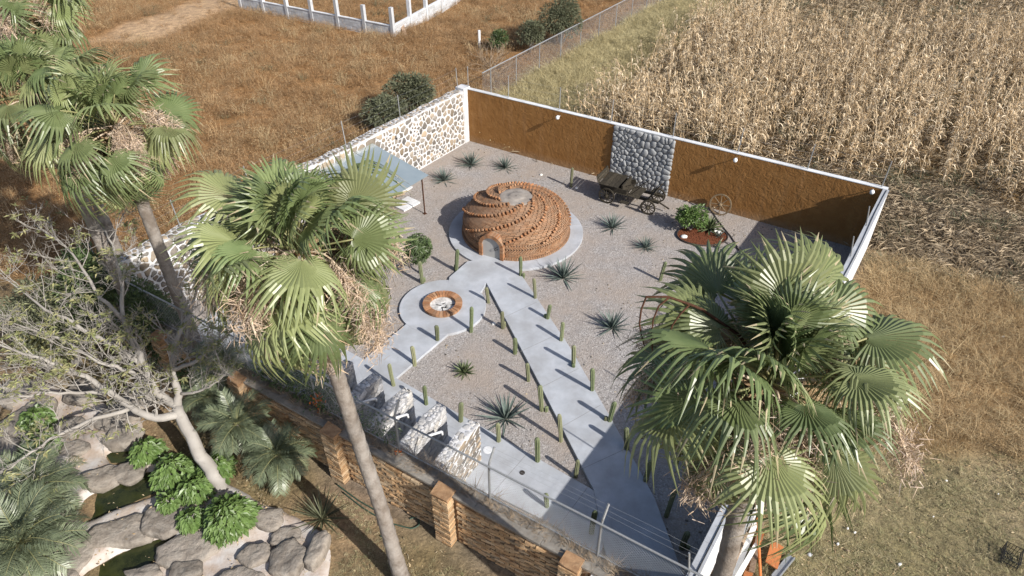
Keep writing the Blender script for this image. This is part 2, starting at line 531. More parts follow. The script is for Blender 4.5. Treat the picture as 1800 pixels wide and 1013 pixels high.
def mat_ground():
    m, t, n, l, b = nodes('dry_earth')
    co = _coord(n, l, 'pos')
    at = n.new('ShaderNodeAttribute'); at.attribute_name = 'tint'
    nz = _noise(n, l, co, 2.4, 8, 0.7)
    g = _ramp(n, l, nz.outputs[0], [(0.3, (0.5, 0.5, 0.5)), (0.52, (0.95, 0.93, 0.9)), (0.75, (1.45, 1.4, 1.3))]).outputs[0]
    col = _mix(n, l, 1.0, at.outputs['Color'], g, 'MULTIPLY')
    n2 = _noise(n, l, co, 16, 6, 0.75)
    g2 = _ramp(n, l, n2.outputs[0], [(0.32, (0.62, 0.62, 0.6)), (0.5, (1, 1, 1)), (0.72, (1.4, 1.38, 1.3))]).outputs[0]
    col = _mix(n, l, 1.0, col, g2, 'MULTIPLY')
    l.new(col, b.inputs['Base Color'])
    b.inputs['Roughness'].default_value = 1.0
    b.inputs['Specular IOR Level'].default_value = 0.1
    p = _bump(n, l, b, n2.outputs[0], 0.8, 0.06)
    _bump(n, l, b, nz.outputs[0], 0.6, 0.15, p)
    return m


def mat_glass():
    m, t, n, l, b = nodes('frosted_glass')
    co = _coord(n, l, 'pos')
    nz = _noise(n, l, co, 1.5, 4)
    col = _ramp(n, l, nz.outputs[0], [(0.3, (0.27, 0.32, 0.33)), (0.7, (0.33, 0.38, 0.39))]).outputs[0]
    l.new(col, b.inputs['Base Color'])
    b.inputs['Roughness'].default_value = 0.25
    b.inputs['Transmission Weight'].default_value = 0.35
    b.inputs['Specular IOR Level'].default_value = 0.6
    return m


def mat_water():
    m, t, n, l, b = nodes('green_pond_water')
    co = _coord(n, l, 'pos')
    nz = _noise(n, l, co, 2.5, 6)
    col = _ramp(n, l, nz.outputs[0], [(0.35, (0.012, 0.016, 0.005)), (0.6, (0.035, 0.04, 0.012))]).outputs[0]
    v = _noise(n, l, co, 28, 4, 0.8)
    f = _ramp(n, l, v.outputs[0], [(0.64, (0, 0, 0)), (0.69, (1, 1, 1))]).outputs[0]
    col = _mix(n, l, _math(n, l, 'MULTIPLY', f, 0.8), col, (0.2, 0.19, 0.09))
    l.new(col, b.inputs['Base Color'])
    b.inputs['Roughness'].default_value = 0.12
    _bump(n, l, b, nz.outputs[0], 0.15, 0.02)
    return m


MAT['stucco'] = mat_stucco()
MAT['gravel'] = mat_gravel()
MAT['ground'] = mat_ground()
MAT['glass'] = mat_glass()
MAT['water'] = mat_water()


def mat_globe():
    m, t, n, l, b = nodes('white_globe')
    b.inputs['Base Color'].default_value = (0.8, 0.8, 0.8, 1)
    b.inputs['Roughness'].default_value = 0.35
    return m


MAT['globe'] = mat_globe()

# ------------------------------------------------------------------ scatter by geometry nodes (for uncountable stuff)


def scatter(name, pts, sources, scale, label, cat, seed=1, tilt=0.15, kind='stuff'):
    """points -> instances of the source meshes; sources live only inside the node group's collection"""
    rng = np.random.default_rng(seed)
    c = bpy.data.collections.new(name + '_sources')
    for i, me in enumerate(sources):
        so = bpy.data.objects.new(f'{name}_source_{i}', me)
        c.objects.link(so)
    N = len(pts)
    me = bpy.data.meshes.new(name)
    me.vertices.add(N)
    me.vertices.foreach_set('co', np.asarray(pts, np.float32).ravel())
    a = me.attributes.new('scl', 'FLOAT', 'POINT'); a.data.foreach_set('value', rng.uniform(*scale, N).astype(np.float32))
    a = me.attributes.new('rt', 'FLOAT_VECTOR', 'POINT')
    rt = np.stack([rng.normal(0, tilt, N), rng.normal(0, tilt, N), rng.uniform(0, 2 * PI, N)], 1)
    a.data.foreach_set('vector', rt.astype(np.float32).ravel())
    a = me.attributes.new('pk', 'INT', 'POINT'); a.data.foreach_set('value', rng.integers(0, len(sources), N).astype(np.int32))
    o = obj(name, me)
    tag(o, label, cat, kind=kind)
    ng = bpy.data.node_groups.new(name + '_nodes', 'GeometryNodeTree')
    ng.interface.new_socket('Geometry', in_out='INPUT', socket_type='NodeSocketGeometry')
    ng.interface.new_socket('Geometry', in_out='OUTPUT', socket_type='NodeSocketGeometry')
    gi = ng.nodes.new('NodeGroupInput'); go = ng.nodes.new('NodeGroupOutput')
    ip = ng.nodes.new('GeometryNodeInstanceOnPoints')
    ci = ng.nodes.new('GeometryNodeCollectionInfo')
    ci.inputs['Collection'].default_value = c
    ci.inputs['Separate Children'].default_value = True
    ci.inputs['Reset Children'].default_value = True

    def attr(nm, ty):
        x = ng.nodes.new('GeometryNodeInputNamedAttribute'); x.data_type = ty; x.inputs[0].default_value = nm
        return x.outputs[0]
    ng.links.new(gi.outputs[0], ip.inputs['Points'])
    ng.links.new(ci.outputs[0], ip.inputs['Instance'])
    ip.inputs['Pick Instance'].default_value = True
    ng.links.new(attr('pk', 'INT'), ip.inputs['Instance Index'])
    e2r = ng.nodes.new('FunctionNodeEulerToRotation')
    ng.links.new(attr('rt', 'FLOAT_VECTOR'), e2r.inputs[0])
    ng.links.new(e2r.outputs[0], ip.inputs['Rotation'])
    cx = ng.nodes.new('ShaderNodeCombineXYZ')
    sa = attr('scl', 'FLOAT')
    for i in range(3): ng.links.new(sa, cx.inputs[i])
    ng.links.new(cx.outputs[0], ip.inputs['Scale'])
    ng.links.new(ip.outputs[0], go.inputs[0])
    md = o.modifiers.new('scatter', 'NODES')
    md.node_group = ng
    return o


def vnoise(x, y, s, seed=0):
    """smooth value noise for layouts"""
    rng = np.random.default_rng(seed)
    g = rng.random((64, 64))
    X = np.asarray(x) / s; Y = np.asarray(y) / s
    i = np.floor(X).astype(int); j = np.floor(Y).astype(int)
    fx = X - i; fy = Y - j
    fx = fx * fx * (3 - 2 * fx); fy = fy * fy * (3 - 2 * fy)
    q = lambda a, b: g[a % 64, b % 64]
    return (q(i, j) * (1 - fx) * (1 - fy) + q(i + 1, j) * fx * (1 - fy) + q(i, j + 1) * (1 - fx) * fy + q(i + 1, j + 1) * fx * fy)


def inpoly(P, poly):
    P = np.asarray(P, float); x, y = P[..., 0], P[..., 1]
    r = np.zeros(x.shape, bool)
    n = len(poly)
    for i in range(n):
        x1, y1 = poly[i][:2]; x2, y2 = poly[(i + 1) % n][:2]
        c = ((y1 > y) != (y2 > y)) & (x < (x2 - x1) * (y - y1) / (y2 - y1 + 1e-12) + x1)
        r ^= c
    return r


def voronoi(w, h, n, seed, relax=2, aniso=1.0):
    """list of convex cells (2-D polygons) that tile a w x h rectangle"""
    rng = np.random.default_rng(seed)
    P = rng.random((n, 2)) * [w, h]
    for it in range(relax + 1):
        cells = []
        for i in range(n):
            poly = [np.array(p) for p in ((0, 0), (w, 0), (w, h), (0, h))]
            d = ((P - P[i]) ** 2).sum(1)
            for j in np.argsort(d)[1:22]:
                mid = (P[i] + P[j]) / 2; nn = P[j] - P[i]
                out = []
                for k in range(len(poly)):
                    a, b = poly[k], poly[(k + 1) % len(poly)]
                    da, db = np.dot(a - mid, nn), np.dot(b - mid, nn)
                    if da <= 0: out.append(a)
                    if da * db < 0: out.append(a + (b - a) * (da / (da - db)))
                poly = out
                if len(poly) < 3: break
            cells.append(np.array(poly) if len(poly) >= 3 else None)
        if it < relax:
            P = np.array([c.mean(0) if c is not None else p for c, p in zip(cells, P)])
    return [c for c in cells if c is not None]


def stone_mesh(name, cell, shrink, depth, mat, seed, dome=0.5, rough=0.12, ang=False):
    """a stone grown from one cell: outline rounded and shrunk, face proud by depth; local x,y in wall plane, z outwards"""
    rng = np.random.default_rng(seed)
    c = cell.mean(0)
    n = 12 if ang else 9
    out = []
    for k in range(n):
        a = 2 * PI * k / n
        d = np.array([math.cos(a), math.sin(a)])
        best = 9.0
        for i in range(len(cell)):
            p, q = cell[i], cell[(i + 1) % len(cell)]
            e = q - p
            den = d[0] * e[1] - d[1] * e[0]
            if abs(den) < 1e-9: continue
            t = ((p[0] - c[0]) * e[1] - (p[1] - c[1]) * e[0]) / den
            if t > 0: best = min(best, t)
        out.append(best)
    out = np.array(out)
    out = np.minimum(out, out.mean() * 1.45)
    if not ang:
        out = 0.25 * np.roll(out, 1) + 0.5 * out + 0.25 * np.roll(out, -1)
    out = np.maximum(out - shrink, out * 0.4) * rng.uniform(1 - rough, 1 + rough, n)
    an_ = np.arange(n) * 2 * PI / n
    E = np.stack([np.cos(an_), np.sin(an_)], 1) * out[:, None]
    V = np.concatenate([np.c_[E, np.full(n, -0.02)], np.c_[E * 0.97, depth * (1 - dome) + rng.uniform(-.1, .1, n) * depth],
                        np.c_[E * 0.62, depth * (0.92) + rng.uniform(-.12, .12, n) * depth], [[0, 0, depth]]])
    Q = []
    for i in range(2):
        for j in range(n):
            j2 = (j + 1) % n
            Q.append([i * n + j, i * n + j2, (i + 1) * n + j2, (i + 1) * n + j])
    T = [[2 * n + j, 2 * n + (j + 1) % n, 3 * n] for j in range(n)]
    b = MB().add(V, Q, T, a=rng.random())
    return b, c
# ------------------------------------------------------------------ layout of the yard
WPAR = {}


def thing(name, loc, label, cat, group=None):
    """an Empty at the thing's base whose children are given in world coordinates"""
    o = empty(name, (float(loc[0]), float(loc[1]), float(loc[2]) if len(loc) > 2 else 0.0), label, cat, group)
    WPAR[o.name] = Matrix.Translation(-Vector(o.location))
    return o


_obj0 = obj


def obj(name, data, parent=None, **kw):
    o = _obj0(name, data, parent, **kw)
    if parent is not None and parent.name in WPAR:
        o.matrix_parent_inverse = WPAR[parent.name]
    return o


C0 = np.array([-2.15, 31.65]); C1 = np.array([13.57, 21.98]); C2 = np.array([3.15, 6.72]); C3 = np.array([-12.75, 16.5])
YARD = [C0, C1, C2, C3]
HW = 2.67


def unit(v):
    v = np.asarray(v, float); return v / np.linalg.norm(v)


class Frame:
    """vertical plane: x along p0->p1, y up, z = (dy,-dx)"""
    def __init__(s, p0, p1, z0=0.0):
        s.p0 = np.array([p0[0], p0[1], z0]); d = unit(np.asarray(p1)[:2] - np.asarray(p0)[:2])
        s.x = np.array([d[0], d[1], 0]); s.y = np.array([0, 0, 1.0]); s.z = np.array([d[1], -d[0], 0])
        s.L = float(np.linalg.norm(np.asarray(p1)[:2] - np.asarray(p0)[:2]))

    def pt(s, x, y, z=0.0):
        return s.p0 + s.x * x + s.y * y + s.z * z

    def m(s, x, y, z=0.0):
        return frame_m(s.x, s.y, s.z, s.pt(x, y, z))

    def rot(s):
        return np.stack([s.x, s.y, s.z], 1)

    def box(s, b, x0, x1, y0, y1, z0, z1, m=0, a=0.0):
        b.box(s.pt((x0 + x1) / 2, (y0 + y1) / 2, (z0 + z1) / 2), (x1 - x0, y1 - y0, z1 - z0), s.rot(), m, a)
        return b


FB = Frame(C0, C1)            # back wall, z into the yard
FL = Frame(C3, C0)            # left wall, z into the yard
FR = Frame(C1, C2)            # right wall: z = into the yard
FF = Frame(C3, C2)            # brick wall, z towards the garden in front

# ------------------------------------------------------------------ ground
gx = np.arange(-95, 105.1, 0.7); gy = np.arange(-14, 150, 0.7)
X, Y = np.meshgrid(gx, gy)
PXY = np.stack([X, Y, np.zeros_like(X)], -1)
pp = proj(PXY)
PX, PY, PK = pp[..., 0], pp[..., 1], pp[..., 2]
yc = np.array([0.4, 19.0])


def yard_dist(x, y):
    P = np.stack([x, y], -1)
    d = np.full(x.shape, 1e9)
    for i in range(4):
        a, b = YARD[i], YARD[(i + 1) % 4]
        ab = b - a
        t = np.clip(((P - a) @ ab) / (ab @ ab), 0, 1)
        d = np.minimum(d, np.linalg.norm(P - (a + t[..., None] * ab), axis=-1))
    return np.where(inpoly(P, YARD), -d, d)


def side(x, y, a, b):
    """>0 on the left of a->b"""
    return (b[0] - a[0]) * (y - a[1]) - (b[1] - a[1]) * (x - a[0])


FENCE_A, FENCE_B = G(858, 178)[:2], G(1185, -6)[:2]
CORN_A, CORN_B = G(1000, 212)[:2], G(1330, -8)[:2]
CORN_E0, CORN_E1 = G(1560, 325)[:2], G(1805, 372)[:2]
TRASH_E0, TRASH_E1 = G(1520, 455)[:2], G(1800, 440)[:2]
LAWN_E0, LAWN_E1 = G(1560, 735)[:2], G(1800, 800)[:2]


def region(x, y):
    """0 brown weeds, 1 straw, 2 corn, 3 trash, 4 tan grass, 5 lawn, 6 garden, 7 yard"""
    wob = (vnoise(x + 200, y + 200, 3.0, 3) - .5) * 2.2 + (vnoise(x + 200, y + 200, 1.1, 4) - .5) * 0.9
    r = np.zeros(x.shape, int)
    right_f = side(x, y, FENCE_A, FENCE_B) < 0
    right_c = side(x, y, CORN_A, CORN_B) + wob * 18 < 0
    below_c = side(x, y, CORN_E0, CORN_E1) + wob * 6 < 0
    below_t = side(x, y, TRASH_E0, TRASH_E1) + wob * 8 < 0
    below_l = side(x, y, LAWN_E0, LAWN_E1) + wob * 5 < 0
    behind = side(x, y, C0, C1) > 0
    r[right_f] = 1
    r[right_f & right_c] = 2
    r[right_f & right_c & below_c] = 3
    rightw = side(x, y, C1, C2) > 0
    r[rightw & below_c & ~behind] = 3
    r[rightw & below_t & ~behind] = 4
    r[rightw & below_l & ~behind] = 5
    front = (side(x, y, C3, C2) < 0) & (side(x, y, C1, C2) < 1e9)
    front &= ~(rightw & (side(x, y, C3, C2) > 0))
    r[front & ~(rightw & (x > 3))] = 6
    r[front & rightw & (x > 3)] = 5
    r[inpoly(np.stack([x, y], -1), YARD)] = 7
    return r


TINT = np.array([(0.27, 0.155, 0.072), (0.38, 0.31, 0.165), (0.19, 0.13, 0.066), (0.24, 0.185, 0.12), (0.31, 0.21, 0.11), (0.36, 0.295, 0.19), (0.31, 0.22, 0.14), (0.25, 0.22, 0.2)])
REG = region(X, Y)
T4 = TINT[REG]
trk = [(150, 80), (215, 45), (300, 22), (340, 0), (395, -20), (460, -20), (425, 12), (340, 45), (285, 72), (230, 80)]
trk_w = [tuple(G(a, max(b, -14))[:2]) for a, b in trk]
on_t = inpoly(np.stack([X, Y], -1), trk_w)
T4[on_t] = (0.47, 0.33, 0.21)
# the garden in front: bare earth by the brick wall, greener turf away from it
gd = side(X, Y, C3, C2) / FF.L
mixg = np.clip(vnoise(X + 100, Y + 100, 1.3, 8) * 1.6 - 0.35, 0, 1)[..., None]
T4 = np.where((REG == 6)[..., None], T4 * (1 - mixg) + np.array([0.2, 0.165, 0.09]) * mixg, T4)
mixl = np.clip(vnoise(X + 100, Y + 100, 2.1, 9) * 1.8 - 0.5, 0, 1)[..., None]
T4 = np.where((REG == 5)[..., None], T4 * (1 - mixl) + np.array([0.26, 0.225, 0.125]) * mixl, T4)
for _ in range(1):
    T4[1:-1, 1:-1] = (T4[1:-1, 1:-1] * 2 + T4[:-2, 1:-1] + T4[2:, 1:-1] + T4[1:-1, :-2] + T4[1:-1, 2:]) / 6
YD = yard_dist(X, Y)


def gz(x, y):
    yd = yard_dist(np.asarray(x, float), np.asarray(y, float))
    k = np.clip((yd - 1.5) / 6, 0, 1)
    return -0.03 + k * ((vnoise(np.asarray(x) + 300, np.asarray(y) + 300, 6, 5) - .45) * .5 + (vnoise(np.asarray(x) + 300, np.asarray(y) + 300, 2, 6) - .5) * .16)


Z = gz(X, Y)
ny, nx = X.shape
idx = np.arange(nx * ny).reshape(ny, nx)
gb = MB().add(np.stack([X, Y, Z], -1).reshape(-1, 3), np.stack([idx[:-1, :-1], idx[:-1, 1:], idx[1:, 1:], idx[1:, :-1]], -1).reshape(-1, 4))
gme = gb.mesh('ground', MAT['ground'], True)
ca = gme.attributes.new('tint', 'FLOAT_COLOR', 'POINT')
ca.data.foreach_set('color', np.c_[T4.reshape(-1, 3), np.ones(nx * ny)].astype(np.float32).ravel())
tag(obj('ground', gme), 'dry brown earth of the fields and garden', 'ground', kind='structure')

# gravel of the yard
yb = MB().prism([C0, C1, C2, C3][::-1], -0.2, 0.0)
tag(yb.build('gravel', MAT['gravel']), 'pale beige gravel covering the walled yard', 'gravel', kind='structure')

# ------------------------------------------------------------------ concrete slabs and paths
DC = np.array([0.16, 23.25]); DSR = 2.7
PC = np.array([-2.4, 18.4]); PR = 1.5


def circ(c, r, n=64, a0=0, a1=2 * PI):
    t = np.linspace(a0, a1, n, endpoint=False)
    return np.stack([c[0] + r * np.cos(t), c[1] + r * np.sin(t)], 1)


def slab(name, poly, z, label):
    p = np.asarray(poly, float)[:, :2]
    ar = 0.5 * np.sum(p[:, 0] * np.roll(p[:, 1], -1) - np.roll(p[:, 0], -1) * p[:, 1])
    if ar < 0: p = p[::-1]
    o = MB().prism(p, -0.1, z, bevel=0.006).build(name, MAT['concrete'])
    return tag(o, label, 'path', kind='structure')


g2 = lambda *a: [G(x, y, 0.09)[:2] for x, y in a]
slab('round_slab', circ(DC, DSR), 0.090, 'round pale concrete slab under the brick dome')
slab('round_slab', circ(PC, PR), 0.094, 'round pale concrete slab around the fire pit')
slab('concrete_path', [G(822, 463)[:2], G(790, 491)[:2], (-2.35, 18.7), (-1.55, 18.2), (-1.06, 19.3), G(855, 501)[:2], (0.3, 20.35), (0.0, 21.4)], 0.098, 'short concrete path from dome to fire pit')
slab('concrete_path', [G(855, 501)[:2], G(950, 682)[:2], G(1043, 865)[:2], (2.3, 8.0), (2.2, 7.35), (3.3, 7.05), (4.0, 8.3), G(1184, 972)[:2], G(1150, 880)[:2], G(1122, 828)[:2], G(1075, 742)[:2], G(1000, 612)[:2], G(917, 488)[:2], (0.2, 20.9)][::-1], 0.102, 'wide diagonal concrete path from dome to front corner')
slab('concrete_path', [(-3.45, 17.6), G(653, 624)[:2], G(628, 647)[:2], (-4.3, 14.4), G(697, 668)[:2], (-1.95, 17.15), (-2.3, 17.5)], 0.086, 'concrete path from fire pit to the front walkway')
FAR0, FAR1 = G(697, 668)[:2], G(1043, 865)[:2]
fd = unit(FAR1 - FAR0)
NEAR0, NEAR1 = G(858, 868)[:2], G(980, 930)[:2]
slab('walkway', [FAR0 - fd * 7.8, FAR0, FAR1, G(1075, 900)[:2], (1.9, 8.4), (1.75, 9.05), NEAR1 + np.array([.15, -.12]), NEAR1, NEAR0, G(868, 845)[:2] * 0 + np.array([-0.9, 10.3]), (-1.3, 10.05), (-10.9, 15.95)], 0.082, 'concrete walkway along the front brick wall')

# sawn joints across the slabs
def joint(par, a, c, z):
    a, c = np.asarray(a, float)[:2], np.asarray(c, float)[:2]
    d = unit(c - a); m_ = (a + c) / 2
    MB().box((m_[0], m_[1], z), (float(np.linalg.norm(c - a)), .014, .004), np.stack([[d[0], d[1], 0], [-d[1], d[0], 0], [0, 0, 1]], 1)).build('joint', MAT['joint'], par)


_paths = {o.get('label'): o for o in bpy.data.objects if o.get('category') == 'path'}
_mp = _paths['wide diagonal concrete path from dome to front corner']
for (xa, ya), (xb, yb) in (((884, 559), (944, 531)), ((915, 618), (980, 588)), ((950, 682), (1017, 648)), ((985, 752), (1056, 712)), ((1022, 825), (1100, 789))):
    joint(_mp, G(xa, ya, .102), G(xb, yb, .102), .1025)
_wk = _paths['concrete walkway along the front brick wall']
for t_ in np.arange(-6.5, 6.9, 1.9):
    a_ = FAR0 + fd * t_; nrm_ = np.array([fd[1], -fd[0]])
    joint(_wk, a_ + nrm_ * .03, a_ + nrm_ * 1.75, .0825)
_ds = _paths['round pale concrete slab under the brick dome']
for a_ in (R(10), R(75), R(150), R(215), R(290)):
    joint(_ds, DC + 2.2 * np.array([math.cos(a_), math.sin(a_)]), DC + 2.68 * np.array([math.cos(a_), math.sin(a_)]), .0905)

# ------------------------------------------------------------------ back wall
bw = thing('back_wall', (*FB.pt(FB.L / 2, 0)[:2], 0), 'long brown stucco wall with white coping and a grey stone panel', 'wall')
TR0, TR1 = 7.75, 10.45
b = MB()
FB.box(b, 0.0, TR0, -0.3, HW - 0.003, -0.2, 0)
b.build('stucco_panel', MAT['stucco'], bw)
b = MB()
FB.box(b, TR1, FB.L, -0.3, HW - 0.003, -0.2, 0)
b.build('stucco_panel', MAT['stucco'], bw)
b = MB()
FB.box(b, TR0, TR1, -0.3, HW - 0.003, -0.2, 0.03)
pan = b.build('mortar_panel', MAT['rivermortar'], bw)
b = MB()
for i in range(12):
    x0 = -0.1 + i * (FB.L + 0.25) / 12
    FB.box(b, x0, x0 + (FB.L + 0.25) / 12 - 0.004, HW, HW + 0.03 + random.uniform(-.004, .004), -0.21, 0.008)
b.build('coping', MAT['white'], bw)
for i, cell in enumerate(voronoi(TR1 - TR0 + 0.1, HW - 0.03, 150, 11, 1)):
    sb, c = stone_mesh('river_stone', cell, 0.003, random.uniform(0.04, 0.075), None, 100 + i, dome=0.5, rough=0.05, ang=True)
    obj('river_stone', sb.mesh('river_stone', MAT['riverstone'], True), pan, mat4=FB.m(TR0 - .05 + c[0], c[1] + 0.01, 0.03))

# ------------------------------------------------------------------ left fieldstone wall
lw = thing('stone_wall', (*FL.pt(FL.L / 2, 0)[:2], 0), 'white mortared fieldstone wall with scattered tan and grey stones', 'wall')
b = MB()
ns = 40
xs = np.linspace(0, FL.L - 0.002, ns + 1)
hts = HW + 0.02 + RNG.uniform(-0.05, 0.05, ns + 1)
for i in range(ns):
    for j in range(1):
        v = [FL.pt(xs[i], -.3, 0), FL.pt(xs[i + 1], -.3, 0), FL.pt(xs[i + 1], hts[i + 1], 0), FL.pt(xs[i], hts[i], 0),
             FL.pt(xs[i], -.3, -.45), FL.pt(xs[i + 1], -.3, -.45), FL.pt(xs[i + 1], hts[i + 1], -.45), FL.pt(xs[i], hts[i], -.45)]
        b.add(v, [[0, 1, 2, 3], [5, 4, 7, 6], [3, 2, 6, 7]])
b.build('mortar', MAT['mortar'], lw)
b = MB()
FL.box(b, FL.L - 0.3, FL.L + 0.2, -0.3, HW + 0.1, -0.47, 0.025)
b.build('corner_pillar', MAT['mortar'], lw)
VIS = 8.0
cells = voronoi(VIS - 0.35, HW - 0.06, 300, 21, 1)
for i, cell in enumerate(cells):
    sb, c = stone_mesh('stone', cell, random.choice((.022, .03, .038, .055)), random.uniform(0.012, 0.035), None, 500 + i, dome=0.3, rough=0.15, ang=True)
    obj('stone', sb.mesh('stone', MAT['fieldstone'], True), lw, mat4=FL.m(FL.L - VIS + c[0], c[1] + 0.03, 0.0))
b = MB()
for i, cell in enumerate(voronoi(FL.L - VIS, HW - 0.06, 420, 22, 1)):
    sb, c = stone_mesh('stone', cell, random.choice((.022, .03, .038, .055)), random.uniform(0.012, 0.035), None, 900 + i, dome=0.3, rough=0.15, ang=True)
    V = sb.V[0] @ FL.rot().T + FL.pt(c[0], c[1] + 0.03, 0)
    b.add(V, sb.Q[0], sb.T[0], a=random.random())
for i, cell in enumerate(voronoi(FL.L - 0.35, 0.44, 190, 23, 1)):
    sb, c = stone_mesh('stone', cell, random.uniform(0.02, 0.04), random.uniform(0.02, 0.05), None, 1400 + i, dome=0.4, rough=0.16)
    v = sb.V[0]
    h = np.interp(c[0], xs, hts)
    W = np.array([FL.pt(c[0] + p[0], h - 0.005 + p[2], -(c[1] + p[1])) for p in v])
    b.add(W, [q[::-1] for q in sb.Q[0]], [q[::-1] for q in sb.T[0]], a=random.random())
tag(b.build('stones', MAT['fieldstone'], lw, smooth=True), kind='stuff')

# ------------------------------------------------------------------ right white wall
rw = thing('white_wall', (*FR.pt(FR.L / 2, 0)[:2], 0), 'white painted wall seen along its outer face', 'wall')
b = MB()
FR.box(b, 0.0, FR.L + 0.1, -0.3, HW - 0.004, -0.19, 0.0)
b.build('wall_panel', MAT['white'], rw)
b = MB()
for i in range(14):
    x0 = i * (FR.L + .1) / 14
    FR.box(b, x0, x0 + (FR.L + .1) / 14 - 0.004, HW, HW + 0.03 + random.uniform(-.004, .004), -0.2, 0.012)
b.build('coping', MAT['concrete'], rw)
b = MB()
b.tube([FR.pt(x, HW + 0.045 + 0.004 * math.sin(x * 3), -0.12 + 0.02 * math.sin(x)) for x in np.linspace(0.1, FR.L, 30)], 0.011, 5)
b.build('cable', MAT['black'], rw)

# ------------------------------------------------------------------ front brick wall
HBW = 1.72
fw = thing('brick_wall', (*FF.pt(FF.L / 2, 0)[:2], 0), 'old weathered orange brick wall with earth mortar and pillars', 'wall')
b = MB()
FF.box(b, -0.2, FF.L + 0.1, -0.3, HBW, -0.42, 0.0)
b.build('core', MAT['adobemortar'], fw)
variants = []
for k in range(8):
    q = MB()
    q.box((0, 0, 0.012), (0.242, 0.07, 0.09), jit=0.008)
    variants.append(q.mesh('brick', MAT['adobebrick']))
bl, bh = 0.262, 0.083
pos = []
pil_t = [np.dot(G(787, 946)[:2] - C3, FF.x[:2]), np.dot(G(604, 836)[:2] - C3, FF.x[:2]), np.dot(G(1012, 1040)[:2] - C3, FF.x[:2]), np.dot(G(787, 946)[:2] - C3, FF.x[:2]) - 6.9, np.dot(G(787, 946)[:2] - C3, FF.x[:2]) - 10.2]
for r in range(int((HBW - 0.12) / bh)):
    for i in range(int(FF.L / bl) + 1):
        x = i * bl + (0.131 if r % 2 else 0) + random.uniform(-.012, .012)
        if any(abs(x - p) < 0.33 for p in pil_t): continue
        y = 0.03 + (r + .5) * bh + 0.014 * math.sin(x * 0.9 + r)
        if vnoise(np.array([x + 50]), np.array([y * 2 + 9]), 0.7, 31)[0] > 0.86: continue
        pos.append((x, y))
pos = np.array(pos)
wp = np.array([FF.pt(x, y, 0) for x, y in pos])
q = proj(wp)
vis = (q[:, 0] > 0) & (q[:, 0] < 1800) & (q[:, 1] < 1013)
order = np.argsort(np.where(vis, q[:, 2], 1e9))
sel = set(order[:300].tolist())
b = MB()
for i, (x, y) in enumerate(pos):
    zr = random.uniform(-0.016, 0.018) + 0.01 * math.sin(x * 1.7)
    rr = random.gauss(0, 0.02)
    if i in sel:
        obj('brick', random.choice(variants), fw, mat4=FF.m(x, y, zr) @ Matrix.Rotation(rr, 4, 'Z') @ Matrix.Rotation(random.gauss(.07, .045), 4, 'Y') @ Matrix.Rotation(random.gauss(-.03, .035), 4, 'X'))
    else:
        me = rotz(rr) @ roty(random.gauss(.07, .045)) @ rotx(random.gauss(-.03, .035))
        hx, hy = 0.242, 0.07
        b.box(FF.pt(x, y, zr + 0.012), (hx, hy, 0.09), FF.rot() @ me, a=random.random(), jit=0.007)
tag(b.build('bricks', MAT['adobebrick'], fw), kind='stuff')
# pillars
for pt_ in pil_t:
    pb = MB()
    FF.box(pb, pt_ - .21, pt_ + .21, -0.3, HBW + 0.12, -0.02, 0.24)
    pil = pb.build('pillar', MAT['adobemortar'], fw)
    pb = MB()
    for r in range(int((HBW + 0.1) / bh)):
        y = (r + .5) * bh
        for k in range(2):
            off = 0.05 if r % 2 else -0.05
            x0, x1 = ((pt_ - .225, pt_ + off) if k == 0 else (pt_ + off + .012, pt_ + .225))
            FF.box(pb, x0, x1, y - .032, y + .032, 0.02, 0.262 + random.uniform(-.012, .016), a=random.random())
    tag(pb.build('bricks', MAT['adobebrick'], pil), kind='stuff')
    pb = MB()
    pb.box(FF.pt(pt_, HBW + 0.14, 0.1), (0.45, 0.05, 0.34), FF.rot(), jit=0.025)
    pb.build('pillar_cap', MAT['adobemortar'], pil)
# ledge and dry-grown top
b = MB()
k = 0
x = -0.2
while x < FF.L:
    L = random.uniform(1.2, 2.4)
    FF.box(b, x, min(x + L - 0.01, FF.L + .1), HBW, HBW + 0.07 + random.uniform(-.01, .01), -0.1, 0.06 + random.uniform(-.01, .01))
    x += L
b.build('ledge', MAT['wallcap'], fw)
b = MB()
x = -0.2
while x < FF.L:
    L = random.uniform(0.25, 0.5)
    FF.box(b, x, min(x + L - 0.008, FF.L + .1), HBW, HBW + 0.02 + random.uniform(0, .04), -0.44, -0.105)
    x += L
b.build('wall_top', MAT['wallcap'], fw)
# white-washed end of the brick wall by the corner
eb = MB()
FF.box(eb, FF.L - 1.75, FF.L + .15, -0.3, HBW - 0.05, 0.0, 0.13)
tag(eb.build('rendered_buttress', MAT['white'], fw), 'white rendered end of the brick wall')


# ------------------------------------------------------------------ wire posts standing on the walls
def wire_fence(name, label, F, tops, zoff, h, lean, nw=3):
    t = thing(name, (*F.pt(F.L / 2, 0)[:2], HW), label, 'fence')
    pts = []
    for x in tops:
        p0 = F.pt(x, HW - 0.05, zoff)
        p1 = F.pt(x + random.uniform(-.03, .03), HW + h, zoff - lean)
        MB().tube([p0, p1], 0.02, 6).build('post', MAT['steel'], t)
        pts.append((p0, p1))
    for j in range(nw):
        f = 0.4 + 0.55 * j / max(1, nw - 1)
        L = []
        for i in range(len(pts) - 1):
            a = pts[i][0] * (1 - f) + pts[i][1] * f; c = pts[i + 1][0] * (1 - f) + pts[i + 1][1] * f
            for s_ in np.linspace(0, 1, 8, endpoint=False):
                L.append(a * (1 - s_) + c * s_ + np.array([0, 0, -0.05 * 4 * s_ * (1 - s_)]))
        L.append(pts[-1][0] * (1 - f) + pts[-1][1] * f)
        MB().tube(L, 0.0022, 3, cap=False).build('wire', MAT['steel'], t)
    return t


def along(F, px, py, z):
    return float(np.dot(G(px, py, z)[:2] - F.p0[:2], F.x[:2]))


